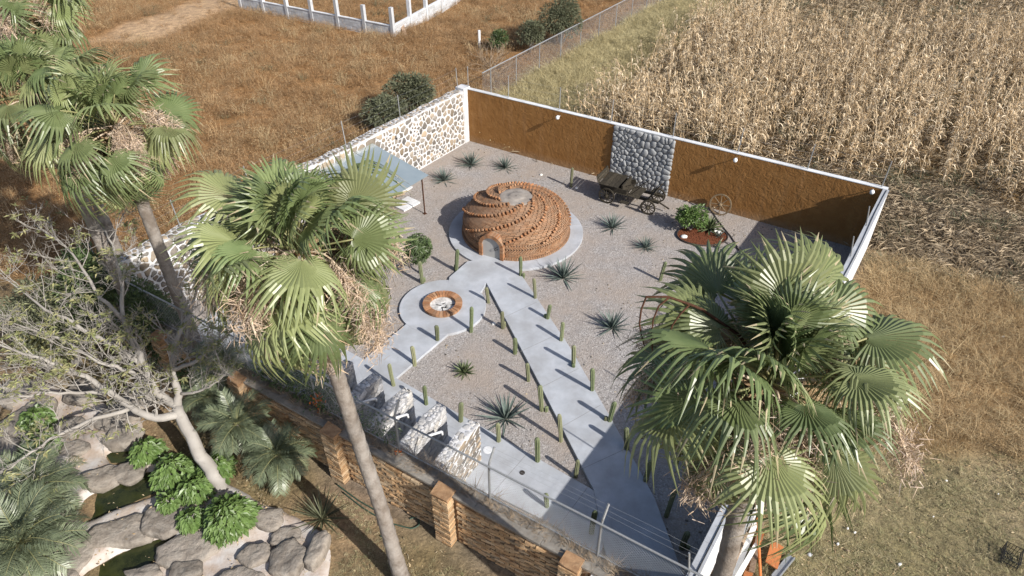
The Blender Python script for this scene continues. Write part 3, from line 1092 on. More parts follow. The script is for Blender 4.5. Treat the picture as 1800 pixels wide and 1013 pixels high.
wire_fence('wire_fence', 'thin steel posts and wires on top of the brown back wall', FB,
           [0.0] + [along(FB, x, y, HW) for x, y in ((890, 175), (979, 197), (1070, 219), (1180, 245), (1293, 274), (1417, 302))] + [FB.L - 0.08], -0.11, 1.05, 0.03)
wire_fence('wire_fence', 'thin steel posts and wires on top of the fieldstone wall', FL,
           sorted([0.5, 3.3, 6.2] + [along(FL, x, y, HW + .05) for x, y in ((810, 158), (708, 208), (622, 259))]), -0.3, 1.05, 0.05)
wire_fence('wire_fence', 'steel posts on top of the white side wall', FR,
           [along(FR, 1519, 397, HW), along(FR, 1487, 450, HW), 9.3, 12.2, 15.0, along(FR, 1180, 997, HW)], -0.05, 0.75, -0.12, 1)

# ------------------------------------------------------------------ chain-link fences


def chain_mesh(F, x0, x1, y0, y1, z, cell, r):
    b = MB()
    H = y1 - y0
    V = []
    n = int((x1 - x0 + H) / cell)
    for i in range(n + 1):
        s_ = x0 - H + i * cell
        for sg in (1, -1):
            a = np.array([s_, y0]); c = np.array([s_ + H, y1])
            if a[0] < x0: a = np.array([x0, y0 + (x0 - s_)])
            if c[0] > x1: c = np.array([x1, y0 + (x1 - s_)])
            if c[0] - a[0] < 0.02: continue
            if sg < 0:
                a = np.array([a[0], y0 + y1 - a[1]]); c = np.array([c[0], y0 + y1 - c[1]])
            b.tube([F.pt(a[0], a[1], z + sg * r), F.pt(c[0], c[1], z + sg * r)], r, 3, cap=False)
    return b


cf = thing('chain_link_fence', (*FF.pt(FF.L / 2, 0, -.35)[:2], HBW), 'chain-link fence with steel rail on top of the brick wall', 'fence')
zf = -0.36
fx = [along(FF, x, y, HBW) for x, y in ((1047, 984), (861, 879), (702, 795), (566, 712), (447, 648))]
fx = sorted(fx + [fx[0] + (fx[0] - fx[1]) * 0.93, fx[-1] - 2.6])
RAIL = 1.22
for x in fx:
    MB().tube([FF.pt(x, HBW - 0.1, zf), FF.pt(x, HBW + RAIL, zf), FF.pt(x + .01, HBW + RAIL + .12, zf - .02), FF.pt(x + .02, HBW + RAIL + 0.42, zf - 0.2)], 0.027, 7).build('post', MAT['steel'], cf)
MB().tube([FF.pt(x, HBW + RAIL + 0.006 * math.sin(x * 2), zf + .035) for x in np.linspace(0.2, FF.L + .3, 24)], 0.024, 7).build('top_rail', MAT['steel'], cf)
MB().tube([FF.pt(x, HBW + 0.1, zf + .0) for x in np.linspace(0.2, FF.L + .2, 8)], 0.012, 5).build('bottom_wire', MAT['steel'], cf)
chain_mesh(FF, 0.2, FF.L + .1, HBW + 0.08, HBW + RAIL, zf + 0.02, 0.085, 0.0018).build('chain_mesh', MAT['steel'], cf)
for j in range(3):
    f = (j + 1) / 3
    MB().tube([FF.pt(x, HBW + RAIL + .12 + .28 * f - 0.02 * math.sin(x * 1.3 + j) ** 2, zf - .02 - .17 * f) for x in np.linspace(0.3, FF.L + .2, 60)], 0.0018, 3, cap=False).build('barbed_wire', MAT['steel'], cf)

FK = Frame(FENCE_A, FENCE_B)
kf = thing('chain_link_fence', (*FENCE_A, 0), 'long chain-link fence between weedy field and corn', 'fence')
KH = 1.75
kx = np.arange(0.3, FK.L + 8, 2.55)
for x in kx:
    p = FK.pt(x, 0)
    z = float(gz(p[0], p[1]))
    MB().tube([FK.pt(x, z - .2), FK.pt(x, KH + .03)], 0.03, 6).build('post', MAT['steel'], kf)
MB().tube([FK.pt(x, KH) for x in np.linspace(-0.5, FK.L + 8, 20)], 0.028, 6).build('top_rail', MAT['steel'], kf)
chain_mesh(FK, -0.5, FK.L + 8, 0.0, KH, 0.0, 0.13, 0.0026).build('chain_mesh', MAT['steel'], kf)
# ------------------------------------------------------------------ brick dome
dome = thing('brick_dome', (*DC, 0.1), 'round orange brick dome with spiral ribs and a low arched door', 'dome')
PROF = np.array([(2.08, 0.09), (2.11, .4), (2.1, .7), (2.04, .88), (1.93, 1.02), (1.76, 1.17), (1.52, 1.32), (1.22, 1.46), (0.92, 1.56), (0.66, 1.615)])
arc = np.r_[0, np.cumsum(np.linalg.norm(np.diff(PROF, axis=0), axis=1))]
S_TOT = arc[-1]


def dprof(s):
    return np.interp(s, arc, PROF[:, 0]), np.interp(s, arc, PROF[:, 1])


S_BAND = 0.64        # arc length where the spiral courses begin
NR, SWEEP = 8, R(130)
CAP0 = R(23)
DOOR_A = R(-116)


def rib_angle(k, s):
    """ribs start at the cap and turn clockwise as they come down"""
    f = (S_TOT - s) / (S_TOT - S_BAND)
    return CAP0 + k * 2 * PI / NR - SWEEP * f ** 0.9


def sector(th, s):
    f = (S_TOT - s) / (S_TOT - S_BAND)
    return ((th - (CAP0 - SWEEP * f ** 0.9)) / (2 * PI / NR)) % 1.0


def dpoint(th, s, off=0.0):
    r, z = dprof(s)
    r1, z1 = dprof(min(s + .03, S_TOT)); r0, z0 = dprof(max(s - .03, 0))
    tr, tz = r1 - r0, z1 - z0
    L = math.hypot(tr, tz)
    nr, nz_ = tz / L, -tr / L
    nrm = np.array([nr * math.cos(th), nr * math.sin(th), nz_])
    up = np.array([tr / L * math.cos(th), tr / L * math.sin(th), tz / L])
    tan = np.array([-math.sin(th), math.cos(th), 0])
    P = np.array([DC[0] + r * math.cos(th), DC[1] + r * math.sin(th), z]) + nrm * off
    return P, tan, up, nrm


# shell (mortar) as a lathe
sh = MB().lathe([(r - 0.035, z) if i else (r - 0.035, z - 0.1) for i, (r, z) in enumerate(PROF)], 72, (DC[0], DC[1], -0.012))
sh.build('shell', MAT['brickmortar'], dome, smooth=True)


def in_door(th, s, r):
    """true in the door opening and its porch"""
    d = (th - DOOR_A + PI) % (2 * PI) - PI
    x = d * r
    z = dprof(s)[1]
    return abs(x) < 0.53 and z < 1.0 - 0.35 * (abs(x) / .53) ** 4


db = MB()
s = 0.09
row = 0
while s < S_TOT - 0.02:
    band = 0.27 < s < S_BAND
    if not band:
        hgt = 0.058
        r, z = dprof(s + hgt / 2)
        n = max(12, int(2 * PI * r / 0.222))
        for i in range(n):
            th = 2 * PI * (i + (row % 2) * .5) / n + random.uniform(-.004, .004)
            if in_door(th, s + hgt / 2, r): continue
            off = random.uniform(-0.005, 0.008)
            if s > S_BAND:
                off += 0.085 * sector(th, s) - 0.02          # each gore swells up to the next rib
            P, tan, up, nrm = dpoint(th, s + hgt / 2, off - 0.045)
            wl = 2 * PI * r / n - 0.013
            tl = 0.05 * 0  # courses stay level
            db.box(P, (wl, hgt - 0.011, 0.1), np.stack([tan, up, nrm], 1), a=random.random())
        s += hgt
        row += 1
    else:
        s = S_BAND
# herringbone band: two rows of slanted bricks
for rr, (sc, sl_) in enumerate(((0.365, 1), (0.545, -1))):
    r, z = dprof(sc)
    n = 128
    for i in range(n):
        th = 2 * PI * i / n
        if in_door(th, sc, r): continue
        P, tan, up, nrm = dpoint(th, sc, -0.03 + random.uniform(-.006, .01))
        Rm = np.stack([tan, up, nrm], 1) @ rotz(sl_ * R(42))
        db.box(P, (0.215, 0.052, 0.09), Rm, a=random.random())
tag(db.build('bricks', MAT['brick'], dome), kind='stuff')
# soldier footing ring
fb_ = MB()
n = 150
for i in range(n):
    th = 2 * PI * i / n
    if abs((th - DOOR_A + PI) % (2 * PI) - PI) * 2.1 < 0.5: continue
    fb_.box((DC[0] + 2.13 * math.cos(th), DC[1] + 2.13 * math.sin(th), 0.135), (0.1, 0.07, 0.1), rotz(th), a=random.random(), jit=.004)
tag(fb_.build('footing_bricks', MAT['brick'], dome), kind='stuff')
# ribs: every projecting brick is a piece of its own
rbm = []
for k in range(5):
    q_ = MB(); q_.box((0, 0, 0), (0.072, 0.085, 0.16), jit=0.005)
    rbm.append(q_.mesh('rib_brick', MAT['ribbrick']))
for k in range(NR):
    s = S_TOT - 0.03
    while s > S_BAND - 0.02:
        th = rib_angle(k, s)
        r, z = dprof(s)
        if not in_door(th, s - .04, r):
            P, tan, up, nrm = dpoint(th, s, 0.055)
            th2 = rib_angle(k, s - 0.02)
            P2 = dpoint(th2, s - 0.02, 0.055)[0]
            t = unit(P2 - P)
            sd_ = np.cross(nrm, t)
            obj('rib_brick', random.choice(rbm), dome, mat4=frame_m(t, sd_, nrm, P))
        # step about 12 cm along the rib
        ds = 0.005
        L = 0.0
        p0 = dpoint(th, s)[0]
        while L < 0.14 and s > S_BAND - .03:
            s -= ds
            p1 = dpoint(rib_angle(k, s), s)[0]
            L = np.linalg.norm(p1 - p0)
# cement cap
cp = MB()
prof = [(0.70, 1.57), (0.69, 1.628), (0.6, 1.645), (0.45, 1.655), (0.32, 1.65), (0.3, 1.665), (0.2, 1.67), (0.03, 1.672), (0.0, 1.672)]
cp.lathe(prof, 40, (DC[0], DC[1], 0))
v = cp.V[0]
v[:, :2] += RNG.uniform(-.012, .012, v[:, :2].shape)
cp.build('cement_cap', MAT['cement'], dome, smooth=True)
# porch and door
dn = np.array([math.cos(DOOR_A), math.sin(DOOR_A), 0]); dt = np.array([-math.sin(DOOR_A), math.cos(DOOR_A), 0])
DO = np.array([DC[0], DC[1], 0.09]) + dn * 2.17
DW, DHs = 0.38, 0.5        # half width, spring height
pr = MB()
A = np.linspace(0, PI, 15)


def arch(wd, sp):
    return [(-wd, 0.0)] + [(-wd * math.cos(a), sp + wd * math.sin(a)) for a in A] + [(wd, 0.0)]


o_, i_ = arch(DW + .13, DHs), arch(DW, DHs)
V = []
for (x, z), (x2, z2) in zip(o_, i_):
    for d in (0.0, -0.95):
        V += [DO + dt * x + dn * d + np.array([0, 0, z]), DO + dt * x2 + dn * d + np.array([0, 0, z2])]
Q = []
for i in range(len(o_) - 1):
    a = i * 4; c = a + 4
    Q += [[a, c, c + 1, a + 1], [a, a + 2, c + 2, c], [a + 1, c + 1, c + 3, a + 3]]
pr.add(V, Q)
porch = pr.build('porch', MAT['brickmortar'], dome)
ab = MB(); ab.box((0, 0, 0), (0.075, 0.135, 0.3), jit=.005)
am = ab.mesh('arch_brick', MAT['ribbrick'])


def place_arch(x, z, ang):
    X_ = dt * math.cos(ang) + np.array([0, 0, 1]) * math.sin(ang)
    Y_ = -dt * math.sin(ang) + np.array([0, 0, 1]) * math.cos(ang)
    obj('arch_brick', am, dome, mat4=frame_m(X_, Y_, np.cross(X_, Y_), DO + dt * x - dn * 0.125 + np.array([0, 0, z])))


for sgn in (-1, 1):
    for j in range(6):
        place_arch(sgn * (DW + .065), 0.042 + j * 0.084, PI / 2)
for j in range(17):
    a = PI * (j + .5) / 17
    rr = DW + 0.068
    place_arch(rr * math.cos(a), DHs + rr * math.sin(a), a - PI / 2)
pb = MB()
for j in range(11):
    a = PI * (j + .5) / 11
    for d in np.arange(0.32, 0.95, 0.225):
        c = DO + dt * (DW + .125) * math.cos(a) - dn * (d + .1) + np.array([0, 0, DHs + (DW + .125) * math.sin(a)])
        X_ = -dt * math.sin(a) + np.array([0, 0, 1]) * math.cos(a)
        pb.box(c, (0.125, 0.215, 0.045), np.stack([X_, dn, np.cross(X_, dn)], 1), a=random.random(), jit=.004)
tag(pb.build('vault_bricks', MAT['brick'], porch), kind='stuff')
dd = MB()
ii = arch(DW + 0.01, DHs)
V = [DO + dt * x - dn * 0.05 + np.array([0, 0, z]) for x, z in ii] + [DO - dn * 0.05 + np.array([0, 0, DHs])]
dd.add(V, T=[[i, i + 1, len(ii)] for i in range(len(ii) - 1)] + [[len(ii) - 1, 0, len(ii)]])
V2 = np.array(V) - dn * 0.04
dd.add(V2, T=[[i + 1, i, len(ii)] for i in range(len(ii) - 1)])
door = dd.build('door', MAT['door'], dome)
hb = MB()
hp = [DO + dt * x + np.array([0, 0, z]) - dn * d for x, z, d in ((.27, .55, .05), (.27, .56, .02), (.2, .5, -.01), (.13, .44, -.01), (.16, .4, -.01), (.27, .43, .02), (.27, .44, .05))]
hb.tube(hp, 0.012, 6)
hb.build('handle', MAT['black'], door)

# ------------------------------------------------------------------ fire pit
pit = thing('fire_pit', (*PC, 0.094), 'round fire pit with a ring of orange bricks and pale ash', 'fire pit')
pp_ = MB()
pp_.lathe([(0.47, 0.05), (0.47, 0.17)], 40, (PC[0], PC[1], 0))
pp_.lathe([(0.66, 0.08), (0.65, 0.19)], 40, (PC[0], PC[1], 0))
pp_.lathe([(0.65, 0.19), (0.47, 0.19)], 40, (PC[0], PC[1], 0))
pp_.build('ring_wall', MAT['brickmortar'], pit)
q_ = MB(); q_.box((0, 0, 0), (0.235, 0.1, 0.1), jit=.006)
v = q_.V[0]; v[:, 1] *= np.where(v[:, 0] > 0, 1.1, 0.78)
pm = q_.mesh('brick', MAT['ribbrick'])
NP = 32
for i in range(NP):
    a = 2 * PI * i / NP
    obj('brick', pm, pit, mat4=Matrix.Translation((PC[0] + .565 * math.cos(a), PC[1] + .565 * math.sin(a), 0.185 + random.uniform(-.006, .006))) @ Matrix.Rotation(a + random.gauss(0, .015), 4, 'Z'))
ab_ = MB()
n = 28
rr = np.linspace(0, 1, 7)
V = [[PC[0], PC[1], 0.055]]
for r_ in rr[1:]:
    for i in range(n):
        a = 2 * PI * i / n
        V.append([PC[0] + .475 * r_ * math.cos(a), PC[1] + .475 * r_ * math.sin(a), 0.045 + random.uniform(-.012, .02)])
Q = []
T = [[0, 1 + i, 1 + (i + 1) % n] for i in range(n)]
for k in range(5):
    for i in range(n):
        a0 = 1 + k * n + i; a1 = 1 + k * n + (i + 1) % n
        Q.append([a0, a0 + n, a1 + n, a1])
# a hole is implied: the ash bed sits a little above the slab
V = np.array(V); V[:, 2] += 0.06
ab_.add(V, Q, T)
ab_.build('ash_bed', MAT['ash'], pit, smooth=True)
for i in range(7):
    a = random.uniform(0, 6.28); r_ = random.uniform(.05, .35)
    c = np.array([PC[0] + r_ * math.cos(a), PC[1] + r_ * math.sin(a), .12])
    d = np.array([math.cos(a * 3), math.sin(a * 3), 0]) * random.uniform(.05, .11)
    MB().tube([c - d, c + d], 0.014, 6).build('charred_stick', MAT['black'], pit)

# ------------------------------------------------------------------ columnar cacti


def cactus_mesh(seed, h=1.0, r=0.062, ribs=9):
    rng = np.random.default_rng(seed)
    n = ribs * 2
    zs = np.r_[np.linspace(0, .9, 8), .94, .97, .99, 1.0]
    rad = np.r_[np.full(8, 1.0) * np.linspace(.95, 1.03, 8) + rng.uniform(-.04, .04, 8), .93, .78, .5, .1] * r
    bend = rng.uniform(-.03, .03, 2)
    V = []
    for z, q_ in zip(zs, rad):
        for j in range(n):
            a = 2 * PI * j / n
            k = q_ * (1.0 if j % 2 == 0 else 0.74)
            V.append([k * math.cos(a) + bend[0] * z * z * h, k * math.sin(a) + bend[1] * z * z * h, z * h])
    Q = [[i * n + j, i * n + (j + 1) % n, (i + 1) * n + (j + 1) % n, (i + 1) * n + j] for i in range(len(zs) - 1) for j in range(n)]
    b = MB().add(V, Q)
    return b.mesh('columnar_cactus', MAT['cactus'])


CACT = [cactus_mesh(i) for i in range(6)]
OFF = cactus_mesh(77, 0.3, 0.05)


def cactus(px, py, pyt, label, group, pup=False, h=None, lean=None):
    p = G(px, py)
    hh = h or HGT(px, py, pyt)
    o = obj('columnar_cactus', random.choice(CACT), loc=(p[0], p[1], -0.01), rot=(random.gauss(0, .04), (lean if lean is not None else random.gauss(-.02, .045)), random.uniform(0, 6)), scale=(*(random.uniform(.95, 1.2),) * 2, hh))
    tag(o, label, 'cactus', group)
    if pup:
        a = random.uniform(-1.5, .5)
        c = obj('offshoot', OFF, o, loc=(.11 * math.cos(a), .11 * math.sin(a), 0), scale=(1, 1, 0.75 / hh * random.uniform(.8, 1.2)))
        c.rotation_euler = (random.uniform(-.1, .1), random.uniform(-.1, .1), 1)
    # little ring of darker soil is left to the gravel
    return o


ordn = ['nearest', 'second', 'third', 'fourth', 'fifth', 'sixth', 'seventh', 'eighth', 'ninth', 'tenth', 'eleventh']
RIGHT = [(915, 488, 450), (941, 528, 490), (962, 564, 534), (986, 603, 568), (1008, 644, 607), (1040.6, 690, 647), (1070.6, 744, 704), (1102, 794, 755), (1135, 844, 812), (1171, 908, 857), (1198, 964, 933)]
for i, (x, y, t) in enumerate(RIGHT):
    lb = ('green columnar cactus right of the diagonal path, nearest the brick dome' if i == 0 else
          f'green columnar cactus right of the diagonal path, {ordn[i]} from the brick dome')
    cactus(x, y, t, lb, 'cacti along the right edge of the diagonal path', pup=(i % 2 == 0), h=0.82 if i in (8, 10) else None)
LEFT = [(858.6, 532.5, 505), (884.3, 577.6, 546.5), (905.3, 622, 595), (928.7, 670, 637), (952.7, 722, 681), (986, 776, 730), (1012, 839, 808)]
for i, (x, y, t) in enumerate(LEFT):
    lb = ('green columnar cactus left of the diagonal path, nearest the brick dome' if i == 0 else
          f'green columnar cactus left of the diagonal path, {ordn[i]} from the brick dome')
    cactus(x, y, t, lb, 'cacti along the left edge of the diagonal path', pup=(i % 3 == 1))
PITC = [(828, 584, 540, 'tall leaning columnar cactus at the right edge of the fire pit slab'), (769, 601, 570, 'columnar cactus in front of the fire pit slab'),
        (729, 643, 610, 'columnar cactus halfway along the short path below the fire pit'), (693, 681, 639, 'columnar cactus at the lower end of the short fire pit path')]
for x, y, t, lb in PITC:
    cactus(x, y, t, lb, 'cacti beside the fire pit path')
for (x, y, t), k in zip([(750, 714, 676), (810, 744, 710), (876.5, 779, 742), (945, 814, 771)], ('leftmost', 'second from left', 'third from left', 'rightmost')):
    cactus(x, y, t, f'columnar cactus in the gravel row beside the front walkway, {k} of four', 'cacti beside the front walkway')
cactus(961.7, 894, 869, 'short columnar cactus by the brick wall behind the chain-link fence', 'cacti by the brick wall')
cactus(1039, 941, 900, 'shaded columnar cactus by the brick wall near the fence post', 'cacti by the brick wall')
cactus(1003.7, 329, 295, 'lone slender columnar cactus near the back wall left of the wagon', 'scattered cacti')
cactus(802, 476.5, 436.4, 'columnar cactus with small offshoot left of the dome door', 'scattered cacti', pup=True)
cactus(742.5, 498, 458, 'columnar cactus in front of the small round-crowned tree', 'scattered cacti', pup=True)
cactus(1160.6, 493, 459, 'columnar cactus in open gravel near the right palm fronds', 'scattered cacti')
# white label stones at the feet of a few cacti
for px, py, lb in ((1013, 331, 'small white stone at the foot of the lone cactus by the back wall'), (951, 308, 'small white stone at the shadow tip near the back wall'), (868, 570, 'small white stone left of the diagonal path')):
    sb, c = stone_mesh('white_stone', np.array([(0, 0), (.16, 0), (.18, .1), (.02, .12)]), 0.005, 0.06, None, int(px), rough=.1)
    p = G(px, py)
    tag(obj('white_stone', sb.mesh('white_stone', MAT['whitestain'], True), loc=p), lb, 'stone', 'small white stones in the gravel')

# ------------------------------------------------------------------ agaves


def blade(L, w, up, curl, seed, thick=0.25, n=5):
    """a pointed leaf along +x: arching, with a gutter"""
    rng = np.random.default_rng(seed)
    t = np.linspace(0, 1, n)
    ang = up + curl * t
    x = np.r_[0, np.cumsum(np.cos(ang[1:]) * L / (n - 1))]; z = np.r_[0, np.cumsum(np.sin(ang[1:]) * L / (n - 1))]
    ww = w * np.array([np.interp(k, [0, .25, .6, 1], [.6, 1, .75, .03]) for k in t])
    V = []
    for i in range(n):
        V += [[x[i], -ww[i] / 2, z[i] + thick * ww[i]], [x[i], 0, z[i]], [x[i], ww[i] / 2, z[i] + thick * ww[i]]]
    Q = []
    for i in range(n - 1):
        a = i * 3
        Q += [[a, a + 3, a + 4, a + 1], [a + 1, a + 4, a + 5, a + 2]]
    return np.array(V), Q


def leafset(name, mat, L, w, ups, thick=.3):
    out = []
    for k, u in enumerate(ups):
        V, Q = blade(L * random.uniform(.88, 1.08), w, u, random.uniform(-.12, .1), k, thick)
        out.append(MB().add(V, Q).mesh(name, mat, True))
    return out


AG = {'blue': leafset('leaf', MAT['agave'], .62, .05, np.radians([8, 22, 36, 50, 64, 78])),
      'green': leafset('leaf', MAT['greenagave'], .46, .075, np.radians([5, 20, 36, 50, 64, 78])),
      'sword': leafset('leaf', MAT['yucca'], .95, .05, np.radians([4, 16, 32, 46, 60, 75]))}


def agave(px, py, size, label, kind='blue', n=52, group='agaves in the gravel', name='agave', z=0.0, cat='agave'):
    if kind == 'blue': size *= 1.38
    p = G(px, py, z)
    t = empty(name, (p[0], p[1], z - .02), label, cat, group, random.uniform(0, 6))
    for i in range(n):
        f = i / n
        k = min(5, int(f * 6))
        a = i * 2.39996 + random.uniform(-.15, .15)
        sc = size * random.uniform(.85, 1.1) * (1 - .25 * f)
        _obj0('leaf', AG[kind][k], t, loc=(.03 * math.cos(a), .03 * math.sin(a), .05 * f), rot=(random.gauss(0, .1), random.gauss(0, .09), a), scale=sc)
    return t


agave(828, 290, 1.0, 'spiky blue-green agave nearest the far wall corner, middle of three')
agave(780, 318, .9, 'spiky blue-green agave between the glass canopy and the brick dome')
agave(888, 296, .85, 'spiky blue-green agave right of the trio by the far corner')
agave(1076, 401, .92, 'spiky blue-green agave in front of the wooden wagon')
agave(1134, 436, .72, 'small spiky agave in open gravel below the planted bed')
agave(990, 489, 1.1, 'large spiky agave beside the round dome slab')
agave(1076, 577, .92, 'spiky blue-green agave left of the big right palm')
agave(1217, 578, 1.15, 'spiky blue-green agave half hidden by the fronds of the right palm')
agave(817, 655, .95, 'compact light green agave in the triangle between the two paths', kind='green', n=60)
agave(889, 736, 1.08, 'dark sprawling agave in the triangle nearest the walkway', n=40)

# ------------------------------------------------------------------ wagon
WA, WB, WC = G(1065, 357)[:2], G(1137, 377)[:2], G(1151, 354)[:2]
wd = unit(WB - WA); wn = np.array([-wd[1], wd[0]])
WL = float(np.linalg.norm(WB - WA)); WT = 1.2
wagon = empty('wooden_wagon', (*WA, 0), 'old dark wooden wagon with spoked wheels by the back wall', 'wagon', rz=math.atan2(wd[1], wd[0]))


def wheel_parts(parent, r, spokes, mat, loc, w=0.06, rot=None):
    b = MB()
    n = 28
    prof = [(r, -w / 2), (r, w / 2), (r - .055, w / 2), (r - .055, -w / 2), (r, -w / 2)]
    b.lathe(prof, n)
    wh = _obj0('wheel', b.mesh('wheel', mat), parent, loc=loc, rot=rot or (PI / 2, 0, 0))
    h = MB().tube([(0, 0, -.11), (0, 0, -.05), (0, 0, .05), (0, 0, .11)], [.04, .075, .075, .04], 12)
    _obj0('hub', h.mesh('hub', mat), wh)
    sm = MB().tube([(.05, 0, 0), (r - .05, 0, 0)], [.024, .017], 6).mesh('spoke', mat)
    for i in range(spokes):
        _obj0('spoke', sm, wh, rot=(0, 0, 2 * PI * i / spokes + .1))
    return wh


for x, r in ((0.0, 0.36), (WL, 0.33)):
    for y in (0, WT):
        wheel_parts(wagon, r, 12, MAT['wood'], (x, y, r))
    b = MB().tube([(x, .02, r), (x, WT - .02, r)], .032, 8)
    _obj0('axle', b.mesh('axle', MAT['wood']), wagon)


def wbox(name, c, s_, rot=None, par=wagon, mat='wood', jit=.004):
    b = MB().box(c, s_, rot, jit=jit, a=random.random())
    return _obj0(name, b.mesh(name, MAT[mat]), par)


for y in (.3, .9):
    wbox('chassis_beam', (WL / 2, y, .5), (WL + .7, .07, .1))
for k in range(7):
    wbox('floor_board', (-.34 + k * .17 + .09, .6, .58), (.155, 1.12, .03))
for y in (.08, 1.12):
    wbox('side_board', (.25, y, .7), (1.2, .03, .2))
    wbox('spring', (0.0, y + (.06 if y < .5 else -.06), .48), (.5, .04, .05))
wbox('seat_riser', (.62, .6, .78), (.06, 1.0, .36))
for k in range(4):
    wbox('deck_board', (-.3 + k * .22, .6, .84 + .004 * k), (.205, 1.22, .03))
for k in range(3):
    wbox('back_board', (-.46 - .03 * k, .6, .88 + k * .1), (.03, 1.16, .085), roty(-.3))
for y in (.15, 1.05):
    wbox('back_post', (-.47, y, .92), (.045, .045, .5), roty(-.3))
wbox('foot_board', (1.12, .6, .55), (.5, 1.0, .03))
wbox('step', (.85, -.08, .32), (.36, .2, .03))
wbox('step_bracket', (.85, .1, .42), (.03, .3, .03), rotx(-.6))
for k in range(4):
    wbox('dash_board', (WL - .1 + .1 * k * .75, .6, .62 + k * .1), (.03, 1.05, .12), roty(.62))
for y in (.18, 1.02):
    wbox('dash_post', (WL + .02, y, .77), (.04, .04, .56), roty(.62))
for (a, c) in (((1.0, .25, .6), (1.45, .3, 1.12)), ((1.0, .9, .6), (1.5, .85, 1.1)), ((.75, .4, .85), (1.15, .5, 1.05))):
    _obj0('lever', MB().tube([a, c], .02, 6).mesh('lever', MAT['wood']), wagon)
_obj0('drawbar', MB().tube([(WL + .1, .6, .42), (WL + .75, .55, .2)], .035, 6).mesh('drawbar', MAT['wood']), wagon)

# loose wheel leaning on the wall
lp = G(1263, 376)[:2]
wl_ = empty('leaning_wheel', (lp[0], lp[1], 0), 'large brown spoked wheel leaning against the brown wall', 'wheel', rz=math.atan2(FB.x[1], FB.x[0]))
wheel_parts(wl_, .46, 8, MAT['wheelwood'], (0, 0.0, .44), .055, rot=(PI / 2 - .25, 0, 0))

# ------------------------------------------------------------------ planted bed
bc = G(1234, 416)[:2]
bed = thing('planting_bed', (*bc, 0), 'oval bed of red-brown mulch with dark metal edging', 'planting bed')
ell = [(bc[0] + 1.0 * math.cos(a), bc[1] + .72 * math.sin(a)) for a in np.linspace(0, 2 * PI, 48, endpoint=False)]
MB().prism([(bc[0] + (x - bc[0]) * .985, bc[1] + (y - bc[1]) * .985) for x, y in ell], -.05, .05).build('mulch', MAT['mulch'], bed)
MB().tube([(x, y, .06) for x, y in ell] + [(*ell[0], .06)], .022, 6).build('edging', MAT['darkmetal'], bed)
mb_ = MB()
for i in range(500):
    a = random.uniform(0, 6.28); r_ = math.sqrt(random.random()) * .95
    mb_.box((bc[0] + r_ * math.cos(a), bc[1] + .72 * r_ * math.sin(a), .055), (.05, .02, .012), rotz(random.uniform(0, 3)) @ rotx(random.gauss(0, .4)), a=random.random())
tag(mb_.build('bark_chips', MAT['mulch'], bed), kind='stuff')
for k, (dx, dy, s_) in enumerate(((-.75, -.1, .28), (.52, .35, .36), (.72, .2, .22))):
    sb, c = stone_mesh('bed_stone', np.array([(0, 0), (s_ * 1.2, .02), (s_ * 1.1, s_ * .7), (.1, s_ * .8)]), 0.005, .08, None, 40 + k, rough=.1)
    tag(obj('bed_stone', sb.mesh('bed_stone', MAT['whitestain'], True), loc=(bc[0] + dx, bc[1] + dy, .05)),
        ['white stone at the left end of the planted bed', 'large white stone at the back of the planted bed', 'small white stone at the right of the planted bed'][k], 'stone', 'white stones in the planted bed')
agave(1247, 402, 1.45, 'light green spiky agave in the planted bed beside the round shrub', kind='green', n=55, z=.1, group='plants of the oval bed')
agave(1264, 416, .45, 'tiny blue agave at the right end of the planted bed', n=24, z=.06, group='plants of the oval bed')
agave(1262, 436, .5, 'small green agave just outside the planted bed edging', kind='green', n=24, group='plants of the oval bed')
hz_ = [G(x, y, .03) for x, y in ((1246, 364), (1252, 372), (1262, 388), (1275, 404), (1285, 416), (1294, 430), (1298, 440))]
tag(MB().tube(hz_, .02, 6).build('black_hose', MAT['black']), 'thin black hose curving past the planted bed', 'hose')
hz_ = [G(x, y, .03) for x, y in ((1272, 424), (1284, 432), (1296, 437), (1306, 441))]
tag(MB().tube(hz_, .014, 6).build('black_hose', MAT['black']), 'short black hose beside the front of the planted bed', 'hose')

# ------------------------------------------------------------------ globe lamps


def lamp(F, px, py, label, out=.24):
    p = WALLPT(px, py, F.p0 + F.z * out, F.p0 + F.x + F.z * out)
    t = thing('wall_lamp', p, label, 'lamp', 'globe lamps on the yard walls')
    g_ = MB()
    g_.lathe([(.0, -.09), (.045, -.08), (.075, -.045), (.085, 0), (.075, .05), (.045, .08), (0, .09)], 16, p)
    g_.build('globe', MAT['globe'], t, smooth=True)
    a = p - F.z * (out - .005)
    MB().tube([a, a + F.z * .08, p + np.array([0, 0, .1])], .016, 6).build('bracket', MAT['white'], t)
    return t


lamp(FB, 980, 207, 'white globe lamp on the brown wall left of the stone panel')
lamp(FB, 1292.5, 282, 'white globe lamp on the brown wall right of the stone panel')
lamp(FB, 1533, 338, 'white globe lamp near the right end of the brown wall')
lamp(FL, 700, 240, 'white globe lamp on the fieldstone wall above the canopy', .15)
# ------------------------------------------------------------------ fan palms


